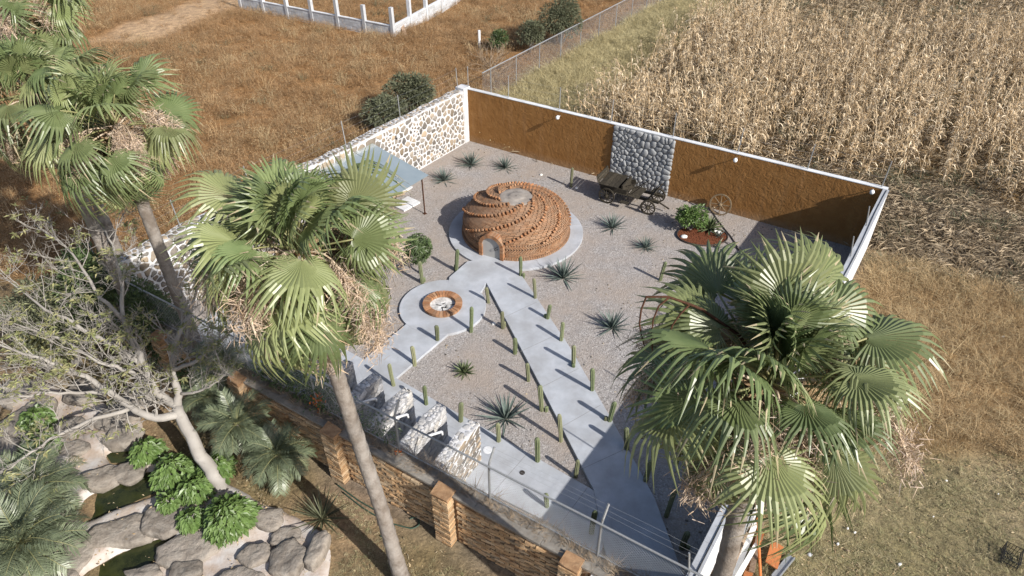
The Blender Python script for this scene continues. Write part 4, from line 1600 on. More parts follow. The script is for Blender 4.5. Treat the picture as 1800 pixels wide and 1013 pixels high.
def fan_frond(seed, L, Rb, bend, tilt, droop, nseg=36, dead=False):
    rng = np.random.default_rng(seed)
    # petiole
    t = np.linspace(0, 1, 7)
    ang = -bend * t ** 1.4
    x = np.r_[0, np.cumsum(np.cos(ang[1:]) * L / 6)]; z = np.r_[0, np.cumsum(np.sin(ang[1:]) * L / 6)]
    pet = MB()
    rad = np.linspace(.024, .011, 7)
    pet.tube(np.stack([x, 0 * x, z], 1), rad, 5)
    th = -bend - tilt
    e1 = np.array([math.cos(th), 0, math.sin(th)]); e2 = np.array([0, 1.0, 0]); e3 = np.array([-math.sin(th), 0, math.cos(th)])
    hub = np.array([x[-1], 0, z[-1]])
    b = MB()
    span = R(152)
    dphi = 2 * span / nseg
    vfold = rng.uniform(.12, .3)
    twist = rng.uniform(-.15, .15)
    for i in range(nseg):
        phi = -span + (i + .5) * dphi
        Rl = Rb * (0.78 + .22 * math.cos(phi * .6)) * rng.uniform(.93, 1.05)
        rj = Rl * (0.5 + .08 * math.cos(phi)) * rng.uniform(.92, 1.08)
        rs = [0.02, rj * .5, rj, rj + (Rl - rj) * .35, rj + (Rl - rj) * .7, Rl]
        sag = droop * rng.uniform(.6, 1.5)
        side_ = rng.normal(0, .12)
        V = []
        wj = rj * math.tan(dphi / 2)
        for k, r_ in enumerate(rs):
            wv = r_ * math.tan(dphi / 2) if k <= 2 else wj * (.8, .5, .04)[k - 3]
            f = max(0, (r_ - rj) / (Rl - rj))
            ph = phi + side_ * f
            base = e1 * (r_ * math.cos(ph) + .1 * Rb * (1 if k else 0)) + e2 * r_ * math.sin(ph)
            zz = -vfold * r_ * abs(math.sin(phi)) - sag * Rb * f ** 1.8 + twist * r_ * math.sin(phi)
            # free tips hang straight down
            dr = e3 * zz + np.array([0, 0, -1]) * (sag * .5 * Rb * f ** 2)
            tang = -e1 * math.sin(ph) + e2 * math.cos(ph)
            for q_, up in ((-1, 0), (0, .55), (1, 0)):
                V.append(hub + base + dr + tang * wv * q_ + e3 * up * wv)
        Q = []; mi = []
        for k in range(5):
            a = k * 3
            Q += [[a, a + 3, a + 4, a + 1], [a + 1, a + 4, a + 5, a + 2]]
        tipdry = rng.random() < .3
        b.add(V, Q[:8], m=0, a=0)
        b.add(V, Q[8:], m=1 if tipdry else 0, a=0)
    mats = [MAT['deadpalm'], MAT['deadpalm']] if dead else [MAT['palm'], MAT['palmtip']]
    return b.mesh('frond', mats, False), pet.mesh('petiole', MAT['deadpalm'] if dead else MAT['petiole'], True)


FRONDS = {
    'up': [fan_frond(1, .85, .68, .1, -.05, .16), fan_frond(2, .75, .66, .05, .05, .22), fan_frond(15, .6, .6, .05, -.1, .14, 30)],
    'mid': [fan_frond(3, 1.1, .74, .3, .15, .28), fan_frond(4, 1.22, .7, .45, .3, .4), fan_frond(5, 1.05, .76, .25, .45, .32), fan_frond(6, 1.25, .7, .55, .1, .5), fan_frond(16, 1.15, .72, .2, -.1, .3)],
    'low': [fan_frond(7, 1.2, .76, .6, .5, .5), fan_frond(8, 1.15, .7, .75, .35, .6), fan_frond(9, 1.25, .78, .5, .7, .45), fan_frond(17, 1.1, .72, .7, .1, .55)],
    'dead': [fan_frond(10, .9, .6, .9, .6, .6, 26, True), fan_frond(11, .85, .55, 1.1, .5, .7, 24, True)],
}


def flower_mesh(seed, L=1.3, fluff=320, pale=False):
    """drooping flower stalk with a cloud of straw threads and papery bracts"""
    rng = np.random.default_rng(seed)
    t = np.linspace(0, 1, 9)
    ang = .5 - 2.0 * t ** 1.2
    x = np.r_[0, np.cumsum(np.cos(ang[1:]) * L / 8)]; z = np.r_[0, np.cumsum(np.sin(ang[1:]) * L / 8)]
    P = np.stack([x, .08 * np.sin(t * 4), z], 1)
    st = MB().tube(P, np.linspace(.017, .006, 9), 5)
    for i in range(6):
        k = rng.integers(3, 9); d = rng.normal(0, 1, 3); d[2] = -abs(d[2]) - .4; d /= np.linalg.norm(d)
        Lb = rng.uniform(.2, .45)
        st.tube([P[k], P[k] + d * Lb * .5 + [0, 0, .03], P[k] + d * Lb], [.007, .005, .003], 4)
    fl = MB()
    n = fluff
    k = rng.uniform(4.5, 8, n)
    c = np.stack([np.interp(k, np.arange(9), P[:, i]) for i in range(3)], 1)
    c = c + rng.normal(0, 1, (n, 3)) * [.075, .075, .09] + np.array([0, 0, -.09])
    d = rng.normal(0, 1, (n, 3)); d[:, 2] -= .5
    d /= np.linalg.norm(d, axis=1)[:, None]
    e = np.cross(d, rng.normal(0, 1, (n, 3))); e /= np.linalg.norm(e, axis=1)[:, None]
    Lf = rng.uniform(.05, .14, n)[:, None]; wf = .004
    V = np.stack([c - e * wf, c + e * wf, c + d * Lf + e * wf * .4, c + d * Lf - e * wf * .4], 1).reshape(-1, 3)
    fl.add(V, np.arange(n * 4).reshape(-1, 4), a=np.repeat(rng.random(n), 4))
    # bracts
    br = MB()
    for i in range(4):
        kk = rng.uniform(2, 8)
        c = np.array([np.interp(kk, np.arange(9), P[:, j]) for j in range(3)])
        d = np.array([rng.normal(0, .4), rng.normal(0, .4), -1]); d /= np.linalg.norm(d)
        Lb = rng.uniform(.25, .5)
        s_ = np.cross(d, [0, 1, .3]); s_ /= np.linalg.norm(s_)
        pts = [c, c + d * Lb * .5 + s_ * .06, c + d * Lb + s_ * .02]
        br.tube(pts, [.004, .012, .002], 4)
    return (st.mesh('flower_stalk', MAT['spathe'], True), fl.mesh('straw', MAT['fibre']), br.mesh('bracts', MAT['spathe']))


FLOW = [flower_mesh(i, 1.0 + .18 * i, 1000) for i in range(4)]


def trunk_tube(pts, r0, r1, n=14, seg=36):
    P = np.asarray(pts, float)
    tt = np.linspace(0, len(P) - 1, seg)
    Q = np.stack([np.interp(tt, np.arange(len(P)), P[:, i]) for i in range(3)], 1)
    # smooth corners a little
    for _ in range(3):
        Q[1:-1] = (Q[:-2] + 2 * Q[1:-1] + Q[2:]) / 4
    f = np.linspace(0, 1, seg)
    rad = r0 + (r1 - r0) * f + .05 * np.exp(-f * 14)
    rad = rad * (1 + .035 * np.where(np.arange(seg) % 2, 1, -1)) * RNG.uniform(.985, 1.015, seg)
    return MB().tube(Q, rad, n)


def fan_palm(trunk_pts, label, seed, nf=54, size=1.02, ndead=6, nflow=8, r0=.19, r1=.145, az_skip=None):
    rnd = random.Random(seed)
    t = thing('fan_palm', trunk_pts[0], label, 'palm tree', 'tall fan palms')
    trunk_tube(trunk_pts, r0, r1, seg=60).build('trunk', MAT['trunk'], t, smooth=True)
    top = np.array(trunk_pts[-1])
    # fibrous head of old leaf bases
    hb = MB()
    for i in range(46):
        a = i * 2.4; z = -0.75 + .8 * i / 46
        rr = r1 * (1.15 + .25 * (i / 46)) * size
        d = np.array([math.cos(a), math.sin(a), .9])
        p = top + np.array([rr * .7 * math.cos(a), rr * .7 * math.sin(a), z])
        hb.tube([p, p + d * .1, p + d * .22 + np.array([math.cos(a), math.sin(a), 0]) * .05], [.05, .04, .018], 5, a=rnd.random())
    hb.build('leaf_bases', MAT['deadpalm'], t)
    for i in range(nf):
        f = i / (nf - 1)
        el = R(84 - 130 * f ** 1.05) + rnd.gauss(0, .13)
        az = i * 2.39996 + rnd.uniform(-.4, .4)
        kind = 'up' if f < .22 else ('mid' if f < .66 else 'low')
        bm, pm_ = rnd.choice(FRONDS[kind])
        m = Matrix.Translation(Vector(top + np.array([0, 0, .12 - .35 * f]))) @ Matrix.Rotation(az, 4, 'Z') @ Matrix.Rotation(-el, 4, 'Y') @ Matrix.Rotation(rnd.gauss(0, .5), 4, 'X') @ Matrix.Scale(size * rnd.uniform(.8, 1.15), 4)
        fr = obj('frond', bm, t, mat4=m)
        _obj0('petiole', pm_, fr)
    for i in range(ndead):
        az = i * 2 * PI / ndead + rnd.uniform(-.4, .4)
        bm, pm_ = rnd.choice(FRONDS['dead'])
        m = Matrix.Translation(Vector(top + np.array([0, 0, -.35]))) @ Matrix.Rotation(az, 4, 'Z') @ Matrix.Rotation(R(rnd.uniform(25, 60)), 4, 'Y') @ Matrix.Rotation(rnd.gauss(0, .3), 4, 'X') @ Matrix.Scale(size * rnd.uniform(.7, 1.0), 4)
        fr = tag(obj('dead_frond', bm, t, mat4=m), 'dry brown hanging frond')
        _obj0('petiole', pm_, fr)
    for i in range(nflow):
        az = i * 2 * PI / nflow + rnd.uniform(-.3, .3)
        st, fl, br = rnd.choice(FLOW)
        m = Matrix.Translation(Vector(top + np.array([0, 0, -.1]))) @ Matrix.Rotation(az, 4, 'Z') @ Matrix.Rotation(R(rnd.uniform(-35, 25)), 4, 'Y') @ Matrix.Scale(size * rnd.uniform(1.15, 1.65), 4)
        fo = obj('flower_stalk', st, t, mat4=m)
        tag(_obj0('straw', fl, fo), kind='stuff')
        tag(_obj0('bracts', br, fo), kind='stuff')
    return t


# right palm, close to the camera
rp_top = DEP(1350, 672, 8.0)
rp = fan_palm([(3.2, 5.5, -.1), (3.2, 5.55, 3.0), (3.2, 5.6, 5.6), tuple(rp_top)], 'large fan palm beside the white wall, its full crown at right', 11, nf=72, size=.96, ndead=3, nflow=11, r0=.15, r1=.135)
# its bare old flower stalk arching out over the yard
stalk = [rp_top, DEP(1300, 590, 7.9), DEP(1235, 545, 7.8), DEP(1212, 535, 7.75), DEP(1174, 522, 7.7), DEP(1136, 522, 7.65), DEP(1127, 545, 7.65), DEP(1124, 570, 7.65), DEP(1128, 592, 7.65), DEP(1134, 612, 7.65)]
osb = MB().tube(stalk, np.linspace(.022, .008, len(stalk)), 6)
osb.tube([DEP(1176, 523, 7.7), DEP(1158, 538, 7.7), DEP(1148, 562, 7.7), DEP(1145, 590, 7.7), DEP(1147, 620, 7.7)], [.014, .012, .01, .009, .007], 5)
osb.tube([DEP(1213, 535, 7.75), DEP(1196, 552, 7.72), DEP(1182, 572, 7.72), DEP(1174, 595, 7.72), DEP(1170, 622, 7.72)], [.014, .012, .01, .009, .007], 5)
tag(osb.build('bare_flower_stalk', MAT['rust'], rp, smooth=True), 'bare dark curved stalk arching from the crown')

# centre-left palm
cb = G(708, 1022)
fan_palm([(cb[0], cb[1], -.1), tuple(DEP(672, 900, 14.6)), tuple(DEP(625, 760, 13.3)), tuple(DEP(586, 640, 12.3)), tuple(DEP(522, 440, 11.2))], 'fan palm with leaning trunk in front of the brick wall, middle crown', 23, nf=60, size=1.05, ndead=8, nflow=15, r0=.165, r1=.135)
# two palms upper left
t2 = DEP(200, 225, 16.0)
fan_palm([(t2[0] + .05, t2[1] - .05, -.1), (t2[0], t2[1], 4), tuple(t2)], 'fan palm at upper left with its trunk passing the bare tree', 35, nf=54, size=1.02, ndead=6, nflow=10, r0=.175, r1=.145)
t1 = DEP(62, 165, 16.6)
fan_palm([(t1[0] + .1, t1[1], -.1), (t1[0], t1[1], 4), tuple(t1)], 'fan palm at the left edge with straw flower clusters', 47, nf=50, size=1.02, ndead=6, nflow=9, r0=.175, r1=.145)
t3 = DEP(22, 8, 18.0)
fan_palm([(t3[0], t3[1], -.1), (t3[0], t3[1], 4), tuple(t3)], 'fan palm in the top left corner, mostly outside the picture', 59, nf=46, size=1.02, ndead=4, nflow=5, r0=.175, r1=.145)

# ------------------------------------------------------------------ leaf clouds


def leaves(b, centers, dirs, L, w, rng, m=0, fold=.25):
    """pointed leaves (two folded quads each) at centers, pointing along dirs"""
    n = len(centers)
    d = dirs / (np.linalg.norm(dirs, axis=1)[:, None] + 1e-9)
    up = np.array([0, 0, 1.0]) + rng.normal(0, .35, (n, 3))
    s_ = np.cross(d, up); s_ /= np.linalg.norm(s_, axis=1)[:, None] + 1e-9
    nn = np.cross(s_, d)
    L = (L * rng.uniform(.7, 1.2, n))[:, None]; w_ = (w * rng.uniform(.8, 1.2, n))[:, None]
    base = centers
    V = np.stack([base, base + d * L * .45 - s_ * w_ * .5 + nn * fold * w_, base + d * L - nn * L * .12, base + d * L * .45 + s_ * w_ * .5 + nn * fold * w_, ], 1)
    V = V.reshape(-1, 3)
    k = np.arange(n)[:, None] * 4
    T = np.concatenate([k + [0, 1, 2], k + [0, 2, 3]])
    b.add(V, T=T, m=m, a=np.repeat(rng.random(n), 4))
    return b


def bush(name, loc, rad, label, cat, mat, nleaf, L, w, seed, group=None, clumps=10, stem='bark', parts=('foliage', 'stem'), flat=.0, hang=0.2, z0=0.25):
    rng = np.random.default_rng(seed)
    t = thing(name, loc, label, cat, group)
    loc = np.asarray(loc, float); rad = np.asarray(rad, float)
    cc = rng.normal(0, 1, (clumps, 3)); cc /= np.linalg.norm(cc, axis=1)[:, None]
    cc[:, 2] = np.abs(cc[:, 2]) * .9 - .1
    cc *= rng.uniform(.45, .72, (clumps, 1))
    cr = rng.uniform(.28, .5, clumps)
    pick = rng.integers(0, clumps, nleaf)
    d = rng.normal(0, 1, (nleaf, 3)); d /= np.linalg.norm(d, axis=1)[:, None]
    p = cc[pick] + d * (cr[pick] * rng.uniform(.55, 1.05, nleaf) ** .5)[:, None]
    mid = loc + np.array([0, 0, rad[2] * (1 + z0) * .72])
    P = mid + p * rad
    P[:, 2] = np.maximum(P[:, 2], loc[2] + .03)
    dirs = d * .8 + p * .5 + rng.normal(0, .4, (nleaf, 3)); dirs[:, 2] -= hang
    leaves(MB(), P, dirs, L, w, rng)
    fb2 = leaves(MB(), P, dirs, L, w, rng)
    fb2.build(parts[0], MAT[mat], t)
    st = MB()
    for i in range(min(clumps, 9)):
        e = mid + cc[i] * rad * .9
        m_ = loc * .5 + e * .5 + rng.normal(0, .06, 3) * rad
        st.tube([loc + np.array([0, 0, -.1]) + rng.normal(0, .03, 3), m_, e], [.03 * rad.max() + .008, .018 * rad.max() + .006, .006], 5)
    st.build(parts[1], MAT[stem], t)
    return t


# ------------------------------------------------------------------ bare spreading tree


def spreading_tree():
    rng = np.random.default_rng(5)
    base = G(396, 868)
    t = thing('bare_tree', (base[0], base[1], 0), 'spreading tree with bare pale grey branches and sparse leaf tufts', 'tree')
    tb = MB()
    tips = []
    g = lambda *L: np.array([G(x, y, z) if z else np.array([*G(x, y, 0)[:2], -.1]) for x, y, z in L])
    limbs = [
        (g((396, 868, 0), (372, 830, .5), (347, 790, 1.0), (325, 745, 1.5), (312, 715, 1.85)), .2, .135),
        (g((312, 715, 1.85), (316, 692, 2.1), (300, 650, 2.6), (308, 600, 3.2), (330, 560, 3.6), (345, 520, 4.0), (352, 470, 4.4)), .115, .02),
        (g((312, 715, 1.85), (286, 700, 2.0), (266, 680, 2.35), (250, 640, 2.9), (235, 600, 3.4), (215, 560, 3.8), (216, 500, 4.3), (205, 450, 4.7), (185, 405, 5.0)), .12, .02),
        (g((318, 728, 1.7), (270, 738, 1.8), (235, 720, 2.05), (195, 690, 2.4), (150, 660, 2.8), (100, 640, 3.2), (50, 625, 3.5), (-10, 600, 3.8)), .115, .02),
        (g((230, 718, 2.05), (160, 740, 2.2), (100, 765, 2.25), (50, 800, 2.2), (5, 830, 2.1)), .06, .015),
        (g((250, 640, 2.9), (190, 600, 3.4), (130, 570, 3.8), (70, 540, 4.1), (10, 490, 4.3)), .07, .015),
        (g((215, 560, 3.8), (170, 520, 4.2), (145, 470, 4.6), (115, 430, 4.9), (60, 395, 5.1)), .055, .012),
        (g((300, 650, 2.6), (340, 640, 2.9), (370, 610, 3.3), (400, 590, 3.6), (425, 560, 3.9)), .06, .014),
        (g((266, 680, 2.35), (225, 650, 2.8), (180, 640, 3.2), (120, 600, 3.6), (60, 580, 3.9), (0, 560, 4.1)), .06, .014),
        (g((195, 690, 2.4), (140, 690, 2.6), (90, 690, 2.8), (30, 700, 2.9), (-20, 690, 3.0)), .05, .014),
        (g((316, 692, 2.1), (345, 690, 2.3), (372, 680, 2.6), (395, 655, 2.9)), .045, .012),
    ]

    def smooth(P):
        k = len(P)
        tt = np.linspace(0, k - 1, k * 3)
        Q = np.stack([np.interp(tt, np.arange(k), P[:, i]) for i in range(3)], 1)
        for _ in range(2):
            Q[1:-1] = (Q[:-2] + 2 * Q[1:-1] + Q[2:]) / 4
        Q[1:-1] += rng.normal(0, .02, Q[1:-1].shape)
        return Q

    def twig(p, d, L, r, lev):
        n = 5
        pts = [p]
        for i in range(n):
            d = unit(d + rng.normal(0, .16, 3) + np.array([0, 0, .1]))
            pts.append(pts[-1] + d * L / n)
        pts = np.array(pts)
        tb.tube(pts, np.linspace(r, r * .6, n + 1), 6 if lev < 2 else 4, a=0)
        if lev >= 3:
            tips.append((pts[-1], d)); return
        for i in range(2, n + 1):
            for _ in range(2):
                if rng.random() < (.75 if lev == 1 else .6):
                    side_d = unit(d + rng.normal(0, .75, 3))
                    twig(pts[i], side_d, L * rng.uniform(.4, .62), r * .55, lev + 1)
        if lev == 2: tips.append((pts[-1], d))

    for P, r0, r1 in limbs:
        Q = smooth(P)
        tb.tube(Q, np.linspace(r0, r1, len(Q)), 9)
        if r0 > .19: continue
        for i in range(3, len(Q), 1):
            d = unit(Q[min(i + 1, len(Q) - 1)] - Q[i - 1])
            out = unit(d * .7 + rng.normal(0, .65, 3) + np.array([0, 0, .35]))
            twig(Q[i], out, rng.uniform(.55, 1.1), max(.012, .26 * np.interp(i, [0, len(Q)], [r0, r1])), 1)
    tb.build('trunk', MAT['bark'], t, smooth=True)
    C = []; D = []
    for p, d in tips:
        if rng.random() > .1: continue
        n = rng.integers(5, 11)
        a = rng.uniform(0, 6.28, n)
        q_ = np.stack([np.cos(a), np.sin(a), rng.uniform(-.7, .35, n)], 1) + d * .5
        C.append(p + rng.normal(0, .025, (n, 3))); D.append(q_)
    C = np.concatenate(C); D = np.concatenate(D)
    leaves(MB(), C, D, .16, .045, rng).build('crown', MAT['leafpale'], t)


spreading_tree()

# small round-crowned tree left of the dome
tp = G(740, 482)
rt = thing('small_tree', (tp[0], tp[1], 0), 'small tree with round dense green crown left of the dome', 'tree')
MB().tube([(tp[0], tp[1], -.1), (tp[0] + .03, tp[1] + .02, .4), (tp[0], tp[1] + .05, .85)], [.05, .04, .03], 8).build('trunk', MAT['bark'], rt, smooth=True)
rng = np.random.default_rng(9)
n = 150
d = rng.normal(0, 1, (n, 3)); d /= np.linalg.norm(d, axis=1)[:, None]
cc = np.array([tp[0] - .02, tp[1] + .05, 1.12]) + d * np.array([.46, .46, .52]) * rng.uniform(.45, 1.12, (n, 1))
C = []; D = []
for c, q_ in zip(cc, d):
    m_ = 9
    a = np.arange(m_) * 2 * PI / m_ + rng.uniform(0, 1)
    u = unit(np.cross(q_, [.3, .2, 1])); v = np.cross(q_, u)
    C.append(np.repeat(c[None], m_, 0)); D.append(np.cos(a)[:, None] * u + np.sin(a)[:, None] * v + q_ * .35 + np.array([0, 0, -.25]))
leaves(MB(), np.concatenate(C), np.concatenate(D), .2, .05, rng).build('crown', MAT['leafmid'], rt)
br_ = MB()
for c in cc[:14]:
    br_.tube([(tp[0], tp[1] + .05, .8), c], [.018, .006], 4)
br_.build('branches', MAT['bark'], rt)

# shrub in the oval bed
sp = G(1212, 405)
bush('round_shrub', (sp[0], sp[1], .05), (.62, .6, .58), 'dense dark green round shrub in the planted bed', 'shrub', 'leafbright', 1500, .13, .07, 3, group='plants of the oval bed', clumps=14)
# shrubs outside the far walls
for k, (px, py, r_, lb) in enumerate((
        (722, 208, (1.5, 1.2, 1.3), 'grey-green bush growing behind the fieldstone wall'),
        (684, 232, (1.1, 1.1, 1.0), 'low dark bush behind the fieldstone wall beside the taller one'),
        (985, 82, (1.6, 1.5, 1.9), 'large grey-green bush beside the chain-link fence'),
        (932, 92, (.9, .9, 1.2), 'dark green bush left of the large one by the fence'),
        (877, 92, (.6, .6, .8), 'small dark bush near the dead branches'))):
    p = G(px, py)
    bush('field_shrub', (p[0], p[1], float(gz(p[0], p[1]))), r_, lb, 'shrub', 'leafgrey' if k != 4 else 'leafmid', int(2600 * r_[0] ** 1.5), .2, .06, 60 + k, group='shrubs beyond the yard walls', clumps=16)


def dead_bush(px, py, label, n=26, L=1.6, seed=4):
    rng = np.random.default_rng(seed)
    p = G(px, py); p[2] = float(gz(p[0], p[1]))
    b = MB()
    for i in range(n):
        d = unit(rng.normal(0, 1, 3) * [1, 1, .5] + [0, 0, .55])
        q_ = [p + rng.normal(0, .15, 3) * [1, 1, .1]]
        for k in range(5):
            d = unit(d + rng.normal(0, .2, 3)); q_.append(q_[-1] + d * L / 5 * rng.uniform(.6, 1.2))
        b.tube(q_, np.linspace(.022, .006, 6), 4)
        for k in range(3):
            j = rng.integers(2, 6); dd_ = unit(d + rng.normal(0, .6, 3))
            b.tube([q_[j], q_[j] + dd_ * L * .25], [.01, .004], 4)
    tag(b.build('dead_bush', MAT['twig']), label, 'dead bush')


dead_bush(862, 118, 'heap of bare dead branches behind the far wall corner', 34, 1.9)
dead_bush(880, 128, 'pale dead twiggy bush beside the chain-link fence', 22, 1.4, 8)
pw = G(843, 86)
tag(MB().box((pw[0], pw[1], .55), (.14, .14, 1.3), rotz(.4)).build('white_marker_post', MAT['white']), 'short white post standing in the brown weeds', 'post')
# ------------------------------------------------------------------ stone partitions behind the brick wall
PH = 1.56
part_x = [8.3, 9.34, 10.42, 11.54, 12.62]
plab = ['whitewashed stone partition behind the palm trunk, leftmost of five', 'whitewashed stone partition with vines, second from left', 'whitewashed stone partition with vines, middle of five',
        'whitewashed stone partition with a white pipe, second from right', 'tan and white stone partition at the right end of the row']
for k, x in enumerate(part_x):
    a0 = FF.pt(x, 0, -.44)[:2]; a1 = FF.pt(x, 0, -2.24)[:2]
    FP = Frame(a0, a1)         # z points right along the wall (sunny side)
    t = thing('stone_partition', (*((a0 + a1) / 2), 0), plab[k], 'wall', 'stone partitions along the walkway')
    b = MB()
    n = 8
    xs_ = np.linspace(0, FP.L, n + 1)
    hh = PH + np.array([-.12, -.04, 0, .02, .02, .04, .02, 0, -.05]) + RNG.uniform(-.03, .03, n + 1)
    for i in range(n):
        x0, x1 = xs_[i], xs_[i + 1]
        v = [FP.pt(x0, -.1, 0), FP.pt(x1, -.1, 0), FP.pt(x1, hh[i + 1], 0), FP.pt(x0, hh[i], 0), FP.pt(x0, -.1, -.3), FP.pt(x1, -.1, -.3), FP.pt(x1, hh[i + 1], -.3), FP.pt(x0, hh[i], -.3)]
        b.add(v, [[0, 1, 2, 3], [5, 4, 7, 6], [3, 2, 6, 7]])
    b.add([FP.pt(FP.L, -.1, 0), FP.pt(FP.L, -.1, -.3), FP.pt(FP.L, hh[-1], -.3), FP.pt(FP.L, hh[-1], 0)], [[0, 1, 2, 3]])
    b.build('mortar', MAT['greymortar' if k < 4 else 'mortar'], t)
    mat = MAT['whitestone'] if k < 4 else MAT['fieldstone']
    sc = 2.7
    cs = voronoi(FP.L, PH * sc, 84 if k < 4 else 130, 200 + k, 0)
    for i, cell in enumerate(cs):
        cell = cell / [1, sc]
        sb, c = stone_mesh('stone', cell, .004 if k < 4 else .009, random.uniform(.008, .03), None, 3000 + 200 * k + i, dome=.25, rough=.1, ang=True)
        tl = Matrix.Rotation(.3, 4, 'Z')
        obj('stone', sb.mesh('stone', mat, True), t, mat4=FP.m(c[0], c[1] - .02, 0) @ tl)
    b = MB()
    for i, cell in enumerate(voronoi(FP.L, .3, 44, 300 + k, 0)):
        sb, c = stone_mesh('stone', cell, .004, random.uniform(.008, .025), None, 6000 + 50 * k + i, dome=.5, rough=.12)
        h = np.interp(c[0], xs_, hh)
        b.add(np.array([FP.pt(c[0] + p[0], h - .005 + p[2], -(c[1] + p[1])) for p in sb.V[0]]), [q_[::-1] for q_ in sb.Q[0]], [q_[::-1] for q_ in sb.T[0]], a=random.random())
    for i, cell in enumerate(voronoi(.3, PH, 26, 350 + k, 1)):
        sb, c = stone_mesh('stone', cell, .008, random.uniform(.01, .03), None, 7000 + 50 * k + i, dome=.4, rough=.12)
        b.add(np.array([FP.pt(FP.L - .005 + p[2], c[1] + p[1], -(c[0] + p[0])) for p in sb.V[0]]), [q_[::-1] for q_ in sb.Q[0]], [q_[::-1] for q_ in sb.T[0]], a=random.random())
    tag(b.build('edge_stones', MAT['whitestone'], t, smooth=True), kind='stuff')
    if k in (1, 2, 3):
        pb = MB().tube([FP.pt(.75, PH - .12, .02), FP.pt(.8, PH - .1, .12), FP.pt(1.15, PH - .13, .34)], .035, 8)
        pb.tube([FP.pt(1.15, PH - .13, .34), FP.pt(1.16, PH - .3, .35)], .03, 8)
        pb.build('shower_pipe', MAT['white'], t, smooth=True)

# ------------------------------------------------------------------ glass canopy by the fieldstone wall
cp0 = np.array([-3.66, 24.66]); wdir = -FL.x[:2]; odir = FL.z[:2]
cano = thing('glass_canopy', (*cp0, 0), 'frosted glass canopy on thin rusty posts by the fieldstone wall', 'canopy')
d_in = float(np.dot(cp0 - FL.p0[:2], FL.z[:2]))       # distance of the posts from the wall
ZW, ZO = 2.42, 1.9
NPN, PW = 4, 1.05


def cpt(a, d, dz=0):
    xy = cp0 + wdir * a + odir * (d - d_in)
    return np.array([xy[0], xy[1], ZW + (ZO - ZW) * d / d_in + dz])


for i in range(NPN):
    a0, a1 = -.12 + i * PW, -.12 + (i + 1) * PW - .02
    q_ = [cpt(a0, .02), cpt(a1, .02), cpt(a1, d_in + .28), cpt(a0, d_in + .28)]
    lo = [p - [0, 0, .012] for p in q_]
    MB().add(q_ + lo, [[3, 2, 1, 0], [4, 5, 6, 7], [0, 1, 5, 4], [1, 2, 6, 5], [2, 3, 7, 6], [3, 0, 4, 7]]).build('glass_pane', MAT['glass'], cano)
for i in range(NPN + 1):
    a = -.13 + i * PW
    MB().tube([cpt(a, .02, -.04), cpt(a, d_in + .02, -.04)], .022, 4).build('rafter', MAT['darkmetal'], cano)
MB().tube([cpt(-.2, d_in, -.07), cpt(NPN * PW, d_in, -.07)], .028, 4).build('beam', MAT['darkmetal'], cano)
for a in (0.0, 2.1, 4.0):
    p = cpt(a, d_in, -.06)
    MB().tube([(p[0], p[1], -.02), p], .03, 4).build('post', MAT['rust'], cano)
    MB().box((p[0], p[1], .012), (.14, .14, .016), rotz(.6)).build('base_plate', MAT['rust'], cano)
# white slabs on the gravel under it
for i, (px, py, w_, l_, lb) in enumerate(((708, 334, .75, .5, 'white slab lying under the canopy edge, farthest of four'), (714, 360, .95, .75, 'large white slab between the canopy posts'),
                                          (652, 372, 1.0, .6, 'white slab partly hidden behind the palm flowers'), (672, 388, .8, .6, 'white slab nearest the round tree under the canopy'))):
    p = G(px, py)
    b = MB().box((0, 0, .035), (w_, l_, .07), jit=.008)
    tag(b.build('white_slab', MAT['white'], loc=(p[0], p[1], 0), rot=(0, 0, math.atan2(FL.x[1], FL.x[0]) + random.uniform(-.1, .1))), lb, 'slab', 'white slabs under the canopy')
lg = [G(x, y, .12) for x, y in ((668, 352), (684, 348), (700, 343), (712, 341))]
tag(MB().tube(lg, [.09, .11, .08, .04], 8).build('driftwood_log', MAT['twig'], smooth=True), 'rough brown log lying under the canopy', 'log')

# ------------------------------------------------------------------ rock pond in the garden
rp_c = G(300, 900)
pond = thing('rock_pond', (rp_c[0], rp_c[1], 0), 'garden pond edged by large mortared brown boulders', 'pond')


def rz_poly(pts, z):
    return [G(x, y, z)[:2] for x, y in pts]


mort_outline = [(-60, 640), (60, 650), (130, 690), (190, 700), (250, 735), (262, 800), (330, 815), (420, 850), (470, 880), (540, 905), (585, 935), (590, 985), (570, 1040), (300, 1090), (-60, 1090)]
# mortar bed as a lumpy grid with basins for the water
PONDS = [[(140, 905), (160, 880), (205, 850), (275, 833), (305, 846), (270, 868), (215, 892), (165, 914)],
         [(150, 1016), (200, 985), (250, 962), (300, 948), (290, 968), (250, 1000), (230, 1030), (140, 1040)],
         [(190, 800), (240, 795), (262, 806), (240, 815), (200, 815)]]
wpo = [rz_poly(p, -.05) for p in PONDS]
mo = rz_poly(mort_outline, .1)
gx2 = np.arange(-14.5, -4.0, .11); gy2 = np.arange(7.3, 16.0, .11)
X2, Y2 = np.meshgrid(gx2, gy2)
P2 = np.stack([X2, Y2], -1)
inm = inpoly(P2, mo)
Z2 = .12 + (vnoise(X2 + 50, Y2 + 50, .8, 41) - .5) * .22
for w_ in wpo:
    c = np.mean(w_, 0)
    big = [c + (np.array(p) - c) * 1.06 for p in w_]
    Z2 = np.where(inpoly(P2, big), -.28, Z2)
Z2 = np.where(inm, Z2, -.3)
for _ in range(3):
    Zb = Z2.copy()
    Zb[1:-1, 1:-1] = (Z2[1:-1, 1:-1] * 2 + Z2[:-2, 1:-1] + Z2[2:, 1:-1] + Z2[1:-1, :-2] + Z2[1:-1, 2:]) / 6
    Z2 = np.where(Zb < Z2, np.where(Z2 < -.2, Z2, Zb), Z2)
ny2, nx2 = X2.shape
idx = np.arange(nx2 * ny2).reshape(ny2, nx2)
